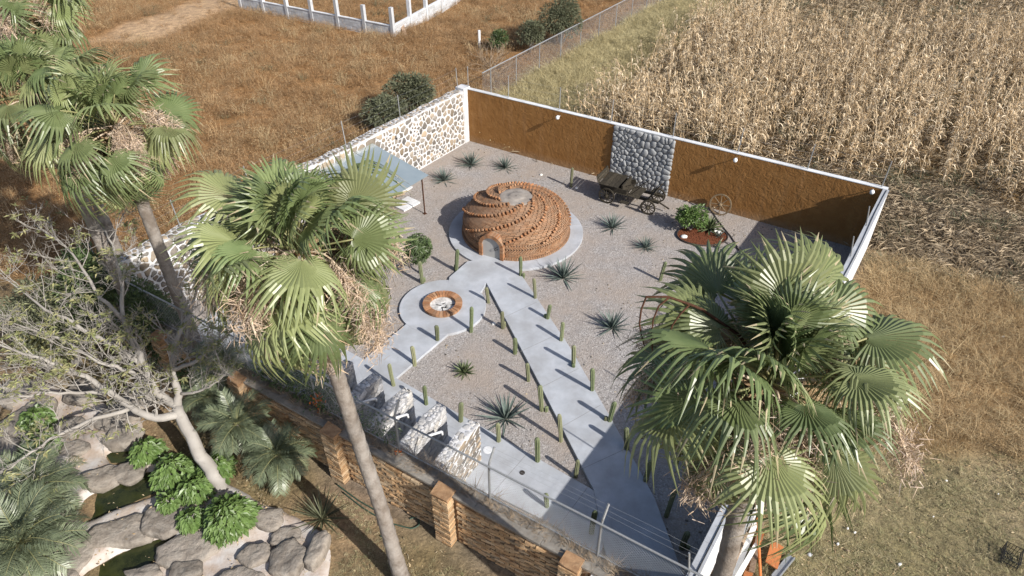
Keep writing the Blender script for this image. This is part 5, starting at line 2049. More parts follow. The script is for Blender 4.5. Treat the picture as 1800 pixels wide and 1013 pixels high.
keep = (inm[:-1, :-1] | inm[1:, 1:] | inm[1:, :-1] | inm[:-1, 1:])
Qm = np.stack([idx[:-1, :-1], idx[:-1, 1:], idx[1:, 1:], idx[1:, :-1]], -1)[keep]
MB().add(np.stack([X2, Y2, Z2], -1).reshape(-1, 3), Qm).build('mortar_bed', MAT['pondmortar'], pond, smooth=True)


def boulder(px, py, w_, h_, hgt, seed, rot=0.0, parent=pond):
    rng = np.random.default_rng(seed)
    c = G(px, py, .15)
    k = proj(c)[2]
    rx = w_ / 2 * k / FPX
    ry = abs(G(px, py - h_ / 2, .15)[1] - G(px, py + h_ / 2, .15)[1]) / 2
    n = 30
    a = np.arange(n) * 2 * PI / n
    nc = rng.integers(5, 8)
    ca_ = np.sort(rng.uniform(0, 2 * PI / nc * .7, nc) + np.arange(nc) * 2 * PI / nc)
    cd_ = rng.uniform(.82, 1.05, nc)
    rad = np.min(cd_[None] / np.maximum(np.cos(a[:, None] - ca_[None]), .2), axis=1)
    rad = np.minimum(rad, 1.22) * rng.uniform(.97, 1.03, n)
    hgt *= .6
    rx *= .95; ry *= .93
    rings = [(.97, -.3), (1.03, .2), (1.02, .5), (.99, .74), (.93, .88), (.82, .96), (.6, 1.0), (.4, 1.02), (.2, 1.0)]
    ph = rng.uniform(0, 50)
    V = []
    tx, ty = rng.uniform(-.1, .1, 2)
    for f, z in rings:
        for j in range(n):
            x = f * rad[j] * math.cos(a[j]); y = f * rad[j] * math.sin(a[j])
            nz2 = float(vnoise(np.array([rx * x + ph]), np.array([ry * y + z * .4 + ph]), .22, 55)[0]) - .5
            nz3 = float(vnoise(np.array([rx * x + ph]), np.array([ry * y + z * .4 + ph]), .09, 56)[0]) - .5
            g_ = 1 + .1 * nz2
            V.append([rx * x * g_, ry * y * g_, hgt * z + .05 * nz2 + .025 * nz3 + tx * rx * x + ty * ry * y])
    V.append([0, 0, hgt])
    Q = [[i * n + j, i * n + (j + 1) % n, (i + 1) * n + (j + 1) % n, (i + 1) * n + j] for i in range(len(rings) - 1) for j in range(n)]
    T = [[(len(rings) - 1) * n + j, (len(rings) - 1) * n + (j + 1) % n, len(V) - 1] for j in range(n)]
    b = MB().add(V, Q, T, a=rng.random())
    return obj('boulder', b.mesh('boulder', MAT['boulder'], True), parent, loc=(c[0], c[1], .06), rot=(0, 0, rot))


for i, (x, y, w_, h_, z, r_) in enumerate((
        (213, 936, 112, 58, .34, .15), (293, 912, 74, 76, .36, 0), (176, 842, 62, 46, .3, .4), (133, 790, 56, 32, .3, 0), (128, 752, 62, 40, .35, .2), (228, 828, 60, 40, .22, 0),
        (333, 968, 116, 72, .3, .2), (447, 976, 58, 48, .32, 0), (508, 980, 68, 72, .42, .2), (560, 966, 34, 78, .5, -.2), (472, 914, 62, 42, .4, .2), (500, 945, 60, 40, .25, 0),
        (327, 1004, 66, 34, .34, .1), (255, 1006, 70, 30, .25, 0), (425, 1022, 90, 50, .3, 0), (138, 968, 70, 80, .3, 0), (36, 748, 80, 60, .4, 0), (5, 800, 70, 60, .4, 0), (70, 720, 60, 40, .4, 0),
        (205, 735, 75, 50, .35, .3), (215, 770, 70, 45, .4, 0), (60, 840, 70, 60, .3, 0), (90, 1010, 90, 50, .3, 0), (380, 930, 60, 40, .25, 0), (100, 900, 60, 60, .25, 0), (250, 700, 60, 40, .35, 0), (150, 690, 70, 45, .4, 0), (30, 690, 80, 45, .4, .2))):
    boulder(x, y, w_, h_, z, 700 + i, r_)
for i, w_ in enumerate(wpo):
    p = np.array(w_)
    ar = 0.5 * np.sum(p[:, 0] * np.roll(p[:, 1], -1) - np.roll(p[:, 0], -1) * p[:, 1])
    if ar < 0: p = p[::-1]
    c = p.mean(0)
    p = c + (p - c) * 1.12
    b = MB()
    b.add(np.r_[np.c_[p, np.full(len(p), .0)], [[*c, .0]]], T=[[j, (j + 1) % len(p), len(p)] for j in range(len(p))])
    tag(b.build('pond_water', MAT['water']), 'dark green pond water between the boulders', 'water', kind='structure')

# ------------------------------------------------------------------ pygmy date palms


def pinnate(seed, L=1.0, bend=1.1):
    rng = np.random.default_rng(seed)
    n = 9
    t = np.linspace(0, 1, n)
    ang = -bend * t ** 1.3
    x = np.r_[0, np.cumsum(np.cos(ang[1:]) * L / (n - 1))]; z = np.r_[0, np.cumsum(np.sin(ang[1:]) * L / (n - 1))]
    P = np.stack([x, 0 * x, z], 1)
    st = MB().tube(P, np.linspace(.011, .003, n), 4)
    m = 34
    b = MB()
    tt = np.linspace(.14, .99, m)
    for sg in (-1, 1):
        c = np.stack([np.interp(tt, t, P[:, i]) for i in range(3)], 1)
        an = np.interp(tt, t, ang)
        f = np.stack([np.cos(an), 0 * an, np.sin(an)], 1)
        nn = np.stack([-np.sin(an), 0 * an, np.cos(an)], 1)
        d = f * (.45 + .5 * tt[:, None]) + np.array([0, sg, 0]) * 1.0 + nn * .15 + rng.normal(0, .1, (m, 3))
        d /= np.linalg.norm(d, axis=1)[:, None]
        Ll = (.27 * np.sin(np.clip(tt * 2.6 + .35, 0, PI)) ** .6 * L * rng.uniform(.85, 1.1, m) + .05)[:, None]
        s_ = np.cross(d, nn); s_ /= np.linalg.norm(s_, axis=1)[:, None]
        w_ = .009
        mid = c + d * Ll * .5
        tip = c + d * Ll + np.array([0, 0, -.06]) * Ll / .25
        V = np.stack([c - s_ * w_ * .6, c + s_ * w_ * .6, mid + s_ * w_, tip, mid - s_ * w_], 1).reshape(-1, 3)
        k = np.arange(m)[:, None] * 5
        b.add(V, np.concatenate([k + [0, 1, 2, 4]]), np.concatenate([k + [4, 2, 3]]), a=np.repeat(rng.random(m), 5))
    return b.mesh('frond', MAT['leafdate']), st.mesh('midrib', MAT['petiole'])


PINN = [pinnate(i, 1.0, b_) for i, b_ in enumerate((.7, 1.0, 1.3, 1.55))]


def date_palm(px, py, zc, size, label, seed, n=34):
    rnd = random.Random(seed)
    c = G(px, py, zc)
    t = thing('date_palm', (c[0], c[1], 0), label, 'palm', 'small feathery palms in the garden')
    tr = MB().tube([(c[0], c[1], -.1), (c[0] + .03, c[1], zc * .5), (c[0], c[1], zc)], [.09, .075, .07], 9)
    tr.build('trunk', MAT['trunk'], t, smooth=True)
    for i in range(n):
        f = i / (n - 1)
        el = R(78 - 95 * f) + rnd.gauss(0, .08)
        bm, sm = PINN[min(3, int(f * 3 + rnd.random()))]
        m = Matrix.Translation((c[0], c[1], zc)) @ Matrix.Rotation(i * 2.4 + rnd.uniform(-.2, .2), 4, 'Z') @ Matrix.Rotation(-el, 4, 'Y') @ Matrix.Rotation(rnd.gauss(0, .2), 4, 'X') @ Matrix.Scale(size * rnd.uniform(.85, 1.12), 4)
        fr = obj('frond', bm, t, mat4=m)
        _obj0('midrib', sm, fr)
    return t


date_palm(487, 800, .9, .95, 'feathery dark green palm beside the brick wall base', 1, 40)
date_palm(418, 745, 1.3, .95, 'feathery palm partly shaded behind the bare tree trunk', 2)
date_palm(40, 955, 1.1, 1.35, 'large feathery palm in the bottom left corner', 3, 42)
date_palm(62, 858, 1.2, 1.2, 'feathery palm at the left edge above the pond', 4, 36)
date_palm(398, 640, 1.7, .95, 'feathery palm behind the bare tree crown near the fence', 5)
date_palm(362, 700, 1.2, .8, 'small feathery palm with rust-coloured old leaves', 6, 24)

# ------------------------------------------------------------------ broad-leaved garden shrubs


def mound(px, py, rx, h, label, seed, n=520, z=.15):
    """dome of overlapping drooping leaves"""
    rng = np.random.default_rng(seed)
    p = G(px, py, z)
    t = thing('leafy_shrub', (p[0], p[1], z), label, 'shrub', 'leafy green shrubs by the pond')
    d = rng.normal(0, 1, (n, 3)); d[:, 2] = np.abs(d[:, 2]); d /= np.linalg.norm(d, axis=1)[:, None]
    lump = 1 + .16 * np.sin(3 * np.arctan2(d[:, 1], d[:, 0]) + seed) * (1 - d[:, 2])
    c = np.array([p[0], p[1], z + .1]) + d * np.array([rx, rx, h]) * (rng.uniform(.82, 1.03, n) * lump)[:, None]
    o = d.copy(); o[:, 2] = -.45
    leaves(MB(), c, o + rng.normal(0, .25, (n, 3)), .2, .1, rng, fold=.15).build('foliage', MAT['leafbright'], t)
    st = MB()
    for i in range(7):
        st.tube([(p[0], p[1], z - .2), c[i] * .3 + np.array([p[0], p[1], z + .2]) * .7, c[i]], [.03, .02, .008], 5)
    st.build('stem', MAT['bark'], t)


mound(408, 918, .55, .62, 'largest bright green leafy mound below the tree trunk', 1, 760)
mound(308, 838, .45, .5, 'bright green leafy mound left of the tree trunk', 2)
mound(345, 868, .36, .42, 'small leafy mound touching the tree trunk on its left', 3, 380)
mound(384, 830, .38, .45, 'leafy mound right of the tree trunk', 4, 400)
mound(302, 888, .24, .26, 'tiny leafy mound on the boulder by the dark water', 5, 240)
mound(340, 920, .26, .3, 'small leafy mound between boulders left of the largest one', 6, 260)
mound(262, 800, .35, .4, 'leafy mound beside the small upper pool', 7, 380)
mound(75, 790, .4, .5, 'broad-leaved green clump at the left edge', 8, 380)
mound(70, 745, .35, .45, 'pale broad-leaved clump among left boulders', 9, 320)
for k, (px, py, r_, lb, mt) in enumerate(((205, 610, (1.5, 1.3, 2.2), 'tall dark evergreen shrub behind the bare branches at left', 'leafmid'), (285, 640, (1.0, 1.0, 1.7), 'dark evergreen shrub beside the palm trunk at left', 'leafmid'), (140, 640, (1.3, 1.2, 1.9), 'grey-green tall shrub at the far left behind the tree', 'leafgrey'), (210, 560, (1.0, 1.0, 1.3), 'dark dense shrub in shade behind the bare tree', 'leafmid'), (300, 640, (1.0, .9, 1.2), 'dark shrub between palm trunk and bare tree', 'leafmid'),
                                          (380, 690, (.8, .7, 1.0), 'shaded green shrub at the foot of the brick wall', 'leafmid'), (90, 660, (1.0, 1.0, 1.0), 'sparse pale shrub at the left under bare branches', 'leafpale'),
                                          (150, 610, (1.0, 1.0, 1.1), 'loose grey-green shrub under the bare branches', 'leafgrey'))):
    p = G(px, py)
    bush('garden_shrub', (p[0], p[1], 0), r_, lb, 'shrub', mt, int(1600 * r_[0] * r_[2]), .16, .055, 90 + k, group='shrubs in the left garden', clumps=12)
agave(566, 912, .95, 'dark sword-leaved yucca at the edge of the boulders', kind='sword', n=40, name='yucca', group='yuccas in the garden', cat='yucca')

# vines over the fence with orange flowers
for k, (xa, xb, lb) in enumerate(((6.7, 9.2, 'dark leafy vine with orange flowers covering the chain-link fence'), (9.0, 11.3, 'thin vine creeping along the wall top between the partitions'))):
    rng = np.random.default_rng(70 + k)
    t = thing('climbing_vine', FF.pt((xa + xb) / 2, HBW, -.4), lb, 'vine', 'vines on the front fence')
    n = 2300 if k == 0 else 420
    u = rng.random(n)
    yy = rng.beta(1.2, 2.2 if k == 0 else 6, n) * 1.3
    C = np.array([FF.pt(xa + (xb - xa) * a, HBW + y_, -.42 + z_) for a, y_, z_ in zip(u, yy, rng.normal(-.12 if k == 0 else -.1, .2 if k == 0 else .12, n))])
    leaves(MB(), C, rng.normal(0, 1, (n, 3)) + [0, 0, -.4], .1, .06, rng).build('foliage', MAT['leafmid'], t)
    st = MB()
    for i in range(9):
        a = xa + (xb - xa) * rng.random()
        st.tube([FF.pt(a, HBW, -.4), FF.pt(a + rng.uniform(-.3, .3), HBW + .4, -.45), FF.pt(a + rng.uniform(-.5, .5), HBW + rng.uniform(.6, 1.1), -.4)], [.012, .009, .004], 4)
    st.build('stem', MAT['bark'], t)
    if k == 0:
        fc = FF.pt(along(FF, 566, 706, HBW + .3), HBW + .42, -.3)
        C = fc + rng.normal(0, .07, (46, 3)) * [1, 1, 1.7]
        leaves(MB(), C, rng.normal(0, 1, (46, 3)), .08, .045, rng).build('flowers', MAT['flower'], t)
    else:
        fc = FF.pt(along(FF, 703, 790, HBW + .1), HBW + .1, -.3)
        C = fc + rng.normal(0, .05, (18, 3))
        leaves(MB(), C, rng.normal(0, 1, (18, 3)), .07, .04, rng).build('flowers', MAT['flower'], t)

# garden hoses
for k, (pts, lb) in enumerate((([(602, 865), (640, 895), (680, 918), (705, 925), (725, 930), (738, 923), (735, 908), (720, 912)], 'green garden hose looping beside the palm trunk'),
                               ([(590, 850), (630, 880), (665, 900), (690, 918), (696, 935), (680, 946), (668, 942)], 'second green hose crossing the bare earth'))):
    P = np.array([G(x, y, .0) for x, y in pts])
    tt = np.linspace(0, len(P) - 1, 40)
    Q = np.stack([np.interp(tt, np.arange(len(P)), P[:, i]) for i in range(3)], 1)
    for _ in range(3): Q[1:-1] = (Q[:-2] + 2 * Q[1:-1] + Q[2:]) / 4
    tag(MB().tube(Q + [0, 0, .0], .018, 6).build('garden_hose', MAT['hose'], smooth=True), lb, 'hose', 'hoses in the garden')

# ------------------------------------------------------------------ unfinished block wall in the field
bwc = G(692, 66)[:2]
bl0 = bwc + (G(425, 14)[:2] - bwc) * 1.0
br0 = bwc + (G(800, 4)[:2] - bwc) * 1.25
uw = thing('block_wall', (*bwc, 0), 'unfinished grey block wall with concrete pillars in the brown field', 'wall')
bm_ = [MB().box((0, 0, 0), (.49, .235, .14), jit=.006).mesh('block', MAT['block']) for _ in range(4)]
for (p0, p1) in ((bl0, bwc), (bwc, br0)):
    F_ = Frame(p0, p1)
    nb = int(F_.L / .5)
    hb = .75
    b = MB(); F_.box(b, 0, F_.L, -.3, hb - .02, -.05, .05)
    b.build('core', MAT['block'], uw)
    for r_ in range(3):
        for i in range(nb):
            obj('block', random.choice(bm_), uw, mat4=F_.m((i + .5 + .5 * (r_ % 2)) * .5, .125 + r_ * .25, random.uniform(-.006, .006)))
    b = MB(); F_.box(b, 0, F_.L, hb, hb + .05, -.1, .1)
    b.build('tie_beam', MAT['white'], uw)
    npil = int(round(F_.L / 2.55))
    for i in range(npil + 1):
        x = F_.L * i / npil
        if p0 is bwc and i == 0: continue
        b = MB(); F_.box(b, x - .12, x + .12, -.3, 1.95 + random.uniform(-.15, .1), -.12, .12)
        b.build('pillar', MAT['block'], uw)
p = G(710, 60)
tag(MB().box((p[0], p[1], .3), (.25, 1.3, .05), rotz(.3) @ rotx(.35)).build('loose_plank', MAT['plank']), 'loose pinkish plank leaning by the block wall corner', 'plank')

# ------------------------------------------------------------------ timber and scrap beside the white wall
rdir = math.atan2(FR.x[1], FR.x[0])
pl = [(1236, 985, 2.2, .16, .04, 0.0, 'reddish plank lying against the foot of the white wall', 'plank'), (1252, 965, 2.5, .2, .14, .03, 'long brown plank beside the white wall left of the trunk', 'plank'),
      (1262, 930, 1.9, .14, .3, .06, 'pinkish plank rising highest on the timber pile', 'plank'), (1300, 945, 2.2, .16, .2, -.05, 'pale weathered plank just right of the palm trunk', 'whitestain'),
      (1290, 990, 1.9, .13, .12, .05, 'brown plank under the pale ones right of the trunk', 'plank'), (1312, 960, 2.0, .12, .28, .03, 'grey-white plank on top of the timber pile', 'whitestain'),
      (1322, 985, 1.7, .18, .08, .1, 'broad reddish plank at the outer side of the pile', 'rustplate'), (1305, 1000, 1.5, .1, .34, -.08, 'narrow pale plank lying across the pile top', 'whitestain'),
      (1330, 960, 1.5, .12, .16, .16, 'short brown plank sticking out to the right', 'plank'), (1244, 1003, 1.6, .12, .26, -.03, 'short plank close to the white wall at the picture edge', 'plank'),
      (1275, 985, 1.7, .15, .22, .1, 'orange-brown board partly behind the palm trunk', 'rustplate'), (1316, 1006, 1.3, .14, .05, .2, 'short grey plank at the outer edge of the pile', 'block')]
for i, (px, py, L, w_, z, da, lb, mt) in enumerate(pl):
    p = G(px, py, z)
    b = MB().box((0, 0, 0), (L, w_, .045), jit=.008)
    tag(b.build('timber_plank', MAT[mt], loc=(p[0], p[1], z + .03), rot=(random.uniform(-.35, .35), random.uniform(-.05, .05), rdir + da)), lb, 'plank', 'planks piled by the white wall')
q_ = [G(1331, 905, .9), G(1333, 925, .75), G(1334, 960, .45), G(1336, 1000, .12), G(1337, 1020, .05)]
tag(MB().tube(q_, .035, 8).build('orange_pipe', MAT['orange'], smooth=True), 'bright orange pipe leaning on the timber pile', 'pipe')
p = G(1360, 978, .08)
tag(MB().box((0, 0, 0), (.72, .3, .03)).build('orange_plate', MAT['rustplate'], loc=(p[0], p[1], .16), rot=(.25, .12, 1.05)), 'rust-orange metal plate lying by the timber pile', 'plate')
p = G(1375, 1000)
b = MB().box((0, 0, 0), (.8, .17, .05)); b.box((0, .07, .04), (.8, .02, .05)); b.box((0, -.07, .04), (.8, .02, .05))
tag(b.build('grey_channel', MAT['steel'], loc=(p[0], p[1], .05), rot=(0, 0, .75)), 'grey metal channel lying right of the orange plate', 'metal bar')
scr = [(1424, 975, .17, .14, .04, 'grey broken stone slab on the lawn', 'block'), (1503, 936, .26, .06, .03, 'white stick-like scrap on the lawn below the palm', 'whitestain'), (1490, 929, .08, .08, .05, 'small round white scrap beside the white stick', 'whitestain'),
       (1473, 956, .07, .14, .03, 'white bottle-like scrap lying on the lawn', 'whitestain'), (1582, 992, .2, .1, .02, 'crumpled pale plastic on the lawn', 'whitestain'), (1390, 969, .13, .05, .02, 'thin pale chip near the orange plate', 'whitestain'),
       (1641, 908, .14, .04, .02, 'pale curved scrap in the middle of the lawn', 'whitestain'), (1610, 855, .22, .06, .04, 'tan husk lying on the lawn', 'plank'), (1664, 845, .13, .06, .03, 'small white scrap near the right lawn', 'whitestain'),
       (1755, 868, .1, .04, .02, 'tiny white scrap at the right edge of the lawn', 'whitestain'), (1763, 592, .18, .14, .06, 'white plastic scrap in the tan grass', 'whitestain'), (1764, 442, .2, .16, .08, 'white scrap among the grey corn trash', 'whitestain'), (1490, 968, .45, .06, .05, 'dark branch lying on the lawn', 'twig')]
for i, (px, py, L, w_, h_, lb, mt) in enumerate(scr):
    p = G(px, py)
    sb, c = stone_mesh('scrap', np.array([(0, 0), (L * .8, w_ * .1), (L * .76, w_ * .6), (L * .1, w_ * .55)]), .0, h_ * .5, None, 9000 + i, rough=.12)
    tag(obj('scrap', sb.mesh('scrap', MAT[mt], True), loc=(p[0], p[1], .0), rot=(0, 0, random.uniform(-.6, .9))), lb, 'scrap', 'scraps on the lawn')
# black wire crate
p = G(1772, 985)
cr = empty('wire_crate', (p[0], p[1], 0), 'black wire crate tipped over on the lawn', 'crate', rz=.9)
W_, D_, H_ = .5, .34, .3
for z in (.02, H_ * .5, H_):
    _obj0('rim', MB().tube([(-W_ / 2, -D_ / 2, z), (W_ / 2, -D_ / 2, z), (W_ / 2, D_ / 2, z), (-W_ / 2, D_ / 2, z), (-W_ / 2, -D_ / 2, z)], .012, 5).mesh('rim', MAT['black']), cr)
b = MB()
for i in range(9):
    x = -W_ / 2 + W_ * i / 8
    b.tube([(x, -D_ / 2, H_), (x, -D_ / 2, .02), (x, D_ / 2, .02), (x, D_ / 2, H_)], .006, 4)
for i in range(6):
    y = -D_ / 2 + D_ * i / 5
    b.tube([(-W_ / 2, y, H_), (-W_ / 2, y, .02), (W_ / 2, y, .02), (W_ / 2, y, H_)], .006, 4)
_obj0('wires', b.mesh('wires', MAT['black']), cr)
_obj0('base_panel', MB().box((0, 0, .012), (W_, D_, .012)).mesh('base_panel', MAT['black']), cr)
# drain and manhole covers of the walkway
p = G(857, 791, .085)
tag(MB().lathe([(.0, .012), (.12, .012), (.13, .006), (.13, -.02)], 20).build('manhole_cover', MAT['white'], loc=(p[0], p[1], .083)), 'small round white cover in the walkway by the stone partition', 'cover')
p = G(918, 831, .085)
tag(MB().lathe([(.0, .012), (.07, .012), (.075, .004), (.075, -.02)], 16).build('floor_drain', MAT['darkmetal'], loc=(p[0], p[1], .083)), 'small dark round drain in the walkway', 'drain')
# ------------------------------------------------------------------ field vegetation


def tuft(seed, n, h, spread, width, mat, lean=.5, curl=.5, fan=1.0, twigs=0):
    """a clump of thin blades"""
    rng = np.random.default_rng(seed)
    b = MB()
    a = rng.uniform(0, 2 * PI, n)
    r0 = spread * np.sqrt(rng.random(n)) * .6
    base = np.stack([r0 * np.cos(a), r0 * np.sin(a), np.full(n, -.02)], 1)
    az = a + rng.normal(0, .6, n)
    ln = np.abs(rng.normal(lean, lean * .5, n)) * fan
    H = h * rng.uniform(.5, 1.1, n)
    d = np.stack([np.cos(az), np.sin(az), 0 * az], 1)
    mid = base + d * (H * ln * .35)[:, None] + np.stack([0 * H, 0 * H, H * .6], 1)
    tip = base + d * (H * ln * (1 + curl * .6))[:, None] + np.stack([0 * H, 0 * H, H * (1 - curl * .25 * rng.random(n))], 1)
    s_ = np.stack([-np.sin(az + rng.normal(0, .9, n)), np.cos(az), rng.normal(0, .3, n)], 1)
    w_ = (width * rng.uniform(.6, 1.2, n))[:, None]
    V = np.stack([base - s_ * w_ * .5, base + s_ * w_ * .5, mid + s_ * w_ * .5, tip, mid - s_ * w_ * .5], 1).reshape(-1, 3)
    k = np.arange(n)[:, None] * 5
    b.add(V, k + [0, 1, 2, 4], k + [4, 2, 3], a=np.repeat(rng.random(n) * .35, 5))
    if twigs:
        # fine seed heads: tiny triangles around the upper part
        m = twigs
        j = rng.integers(0, n, m)
        f = rng.uniform(.35, 1.0, m)[:, None]
        c = base[j] * (1 - f) + tip[j] * f + rng.normal(0, spread * .22, (m, 3))
        c[:, 2] = np.maximum(c[:, 2], .02)
        e = rng.normal(0, 1, (m, 3)); e /= np.linalg.norm(e, axis=1)[:, None]
        g_ = np.cross(e, rng.normal(0, 1, (m, 3))); g_ /= np.linalg.norm(g_, axis=1)[:, None]
        q_ = width * 1.7
        L = rng.uniform(1.5, 4, m)[:, None] * q_
        V = np.stack([c - g_ * q_ * .5, c + g_ * q_ * .5, c + e * L], 1).reshape(-1, 3)
        b.add(V, T=np.arange(m * 3).reshape(-1, 3), a=np.repeat(rng.random(m) * .5, 3))
    return b.mesh('tuft', mat)


def jitter_grid(step, reg, seed, extra=None, xr=(-62, 66), yr=(3, 78), dens=None):
    rng = np.random.default_rng(seed)
    x, y = np.meshgrid(np.arange(*xr, step), np.arange(*yr, step))
    x = x + rng.uniform(-.5, .5, x.shape) * step; y = y + rng.uniform(-.5, .5, y.shape) * step
    x = x.ravel(); y = y.ravel()
    q_ = proj(np.stack([x, y, 0 * x], -1))
    ok = (q_[:, 0] > -170) & (q_[:, 0] < 1970) & (q_[:, 1] > -110) & (q_[:, 1] < 1150) & (q_[:, 2] > 2)
    x, y = x[ok], y[ok]
    ok = np.isin(region(x, y), reg)
    x, y = x[ok], y[ok]
    ok = yard_dist(x, y) > .55
    if dens is not None:
        ok &= rng.random(len(x)) < dens(x, y)
    if extra is not None:
        ok &= extra(x, y)
    x, y = x[ok], y[ok]
    return np.stack([x, y, gz(x, y)], -1)


not_track = lambda x, y: ~inpoly(np.stack([x, y], -1), trk_w) | (np.random.default_rng(1).random(len(x)) < .06)
WEED = [tuft(10 + i, 26, .42, .36, .01, MAT['weed'], .7, .5, twigs=190) for i in range(6)]
pts = jitter_grid(.36, [0], 1, not_track, dens=lambda x, y: .1 + 1.2 * vnoise(x + 90, y + 90, 1.7, 71))
scatter('brown_weeds', pts, WEED, (.55, 1.35), 'rust-brown dry weeds covering the open field', 'weeds', 1)
pts = jitter_grid(1.1, [0], 2, not_track, dens=lambda x, y: np.clip(vnoise(x + 90, y + 90, 4, 72) * 2 - .7, 0, 1))
scatter('tall_weeds', pts, [tuft(30 + i, 30, .65, .45, .011, MAT['tangrass'], .6, .5, twigs=200) for i in range(3)], (.7, 1.4), 'taller pale tufts among the brown weeds', 'weeds', 2)
STRAW = [tuft(40 + i, 46, .62, .3, .012, MAT['straw'], .55, .8, twigs=40) for i in range(4)]
pts = jitter_grid(.3, [1], 3)
gp = jitter_grid(1.6, [0, 4], 31, not_track, dens=lambda x, y: np.clip(vnoise(x + 90, y + 90, 5, 91) * 2.4 - 1.1, 0, 1))
scatter('grey_weeds', gp, [tuft(130 + i, 26, .4, .4, .012, MAT['leafgrey'], .8, .5, twigs=170) for i in range(3)], (.6, 1.3), 'grey-green weed tufts dotted over the brown field', 'weeds', 31)
scatter('straw_grass', pts, STRAW, (.7, 1.3), 'pale straw-coloured grass strip beside the corn', 'grass', 3)
TAN = [tuft(50 + i, 42, .5, .3, .009, MAT['tangrass'], .75, .8, twigs=40) for i in range(4)]
pts = jitter_grid(.26, [4], 4, dens=lambda x, y: .55 + .6 * vnoise(x + 90, y + 90, 1.6, 73))
scatter('tan_grass', pts, TAN, (.55, 1.2), 'tall tan dry grass outside the white wall', 'grass', 4)
LAWN = [tuft(60 + i, 26, .075, .09, .006, MAT['lawn'], 1.1, .6) for i in range(4)]
pts = jitter_grid(.1, [5], 5, dens=lambda x, y: .35 + .7 * vnoise(x + 90, y + 90, .9, 74), xr=(2, 22), yr=(3, 18))
scatter('lawn_grass', pts, LAWN, (.6, 1.5), 'short dry patchy lawn at lower right', 'grass', 5, .2)


def in_garden(x, y):
    return ~inpoly(np.stack([x, y], -1), mo)


pts = jitter_grid(.12, [6], 6, in_garden, dens=lambda x, y: np.clip(vnoise(x + 90, y + 90, .8, 75) * 1.7 - .55, 0, .9), xr=(-16, 4), yr=(4, 20))
scatter('garden_grass', pts, LAWN, (.6, 1.4), 'thin patchy grass on bare earth by the brick wall', 'grass', 6, .2)


def trash_mesh(seed):
    rng = np.random.default_rng(seed)
    n = 26
    c = rng.normal(0, .25, (n, 3)) * [1, 1, .0] + np.stack([0 * np.arange(n), 0 * np.arange(n), rng.uniform(0, .14, n)], 1)
    d = rng.normal(0, 1, (n, 3)) * [1, 1, .25]; d /= np.linalg.norm(d, axis=1)[:, None]
    return leaves(MB(), c, d, .42, .035, rng).mesh('trash', MAT['trash'])


pts = jitter_grid(.34, [3], 7)
scatter('corn_trash', pts, [trash_mesh(i) for i in range(4)], (.7, 1.4), 'grey flattened corn leaves at the field edge', 'corn stubble', 7, .1)
pts = jitter_grid(.6, [2], 8)
scatter('field_litter', pts, [trash_mesh(20 + i) for i in range(3)], (.7, 1.4), 'fallen leaves and low weeds between the corn', 'corn stubble', 8, .1)
pts = jitter_grid(.75, [2, 3], 12, dens=lambda x, y: np.clip(vnoise(x + 90, y + 90, 2.5, 78) * 1.6 - .5, 0, 1))
scatter('field_weeds', pts, [tuft(80 + i, 40, .45, .35, .012, MAT['leafgrey'], .7, .5, twigs=40) for i in range(3)], (.6, 1.2), 'grey-green low weeds between the corn', 'weeds', 12, .1)


def corn_mesh(seed):
    rng = np.random.default_rng(seed)
    b = MB()
    H = rng.uniform(1.7, 2.4)
    lean = rng.normal(0, .1, 2)
    P = np.array([[lean[0] * t * t * H, lean[1] * t * t * H, t * H] for t in np.linspace(0, 1, 6)])
    b.tube(P, np.linspace(.019, .007, 6), 4, a=.8)
    for i in range(13):
        f = rng.uniform(.15, .95)
        p = np.array([np.interp(f, np.linspace(0, 1, 6), P[:, k]) for k in range(3)])
        az = rng.uniform(0, 6.28)
        L = rng.uniform(.4, .75)
        up = rng.uniform(.1, 1.1); dr = rng.uniform(2.0, 3.4)
        V = []
        x = np.array([math.cos(az), math.sin(az), 0]); s_ = np.array([-math.sin(az), math.cos(az), 0])
        q_ = p.copy(); an = up
        tw = rng.normal(0, .5)
        n = 5
        for k in range(n):
            t = k / (n - 1)
            wv = .043 * (1, 1.1, .9, .6, .05)[k]
            ss = s_ * math.cos(tw * t) + np.array([0, 0, 1]) * math.sin(tw * t)
            V += [q_ - ss * wv / 2, q_ + ss * wv / 2]
            q_ = q_ + (x * math.cos(an) + np.array([0, 0, 1]) * math.sin(an)) * L / (n - 1)
            an -= dr / (n - 1)
            az2 = rng.normal(0, .2)
            x = unit(x + s_ * az2)
        b.add(V, [[2 * k, 2 * k + 1, 2 * k + 3, 2 * k + 2] for k in range(n - 1)], a=rng.random() * .5)
    for i in range(7):
        d = unit(np.array([rng.normal(0, .5), rng.normal(0, .5), 1]))
        s_ = unit(np.cross(d, [1, .2, 0])) * .006
        c = P[-1]; e = c + d * rng.uniform(.12, .26)
        b.add([c - s_, c + s_, e + s_, e - s_], [[0, 1, 2, 3]], a=rng.random() * .5)
    return b.mesh('corn_plant', MAT['corn'])


CORN = [corn_mesh(200 + i) for i in range(9)]
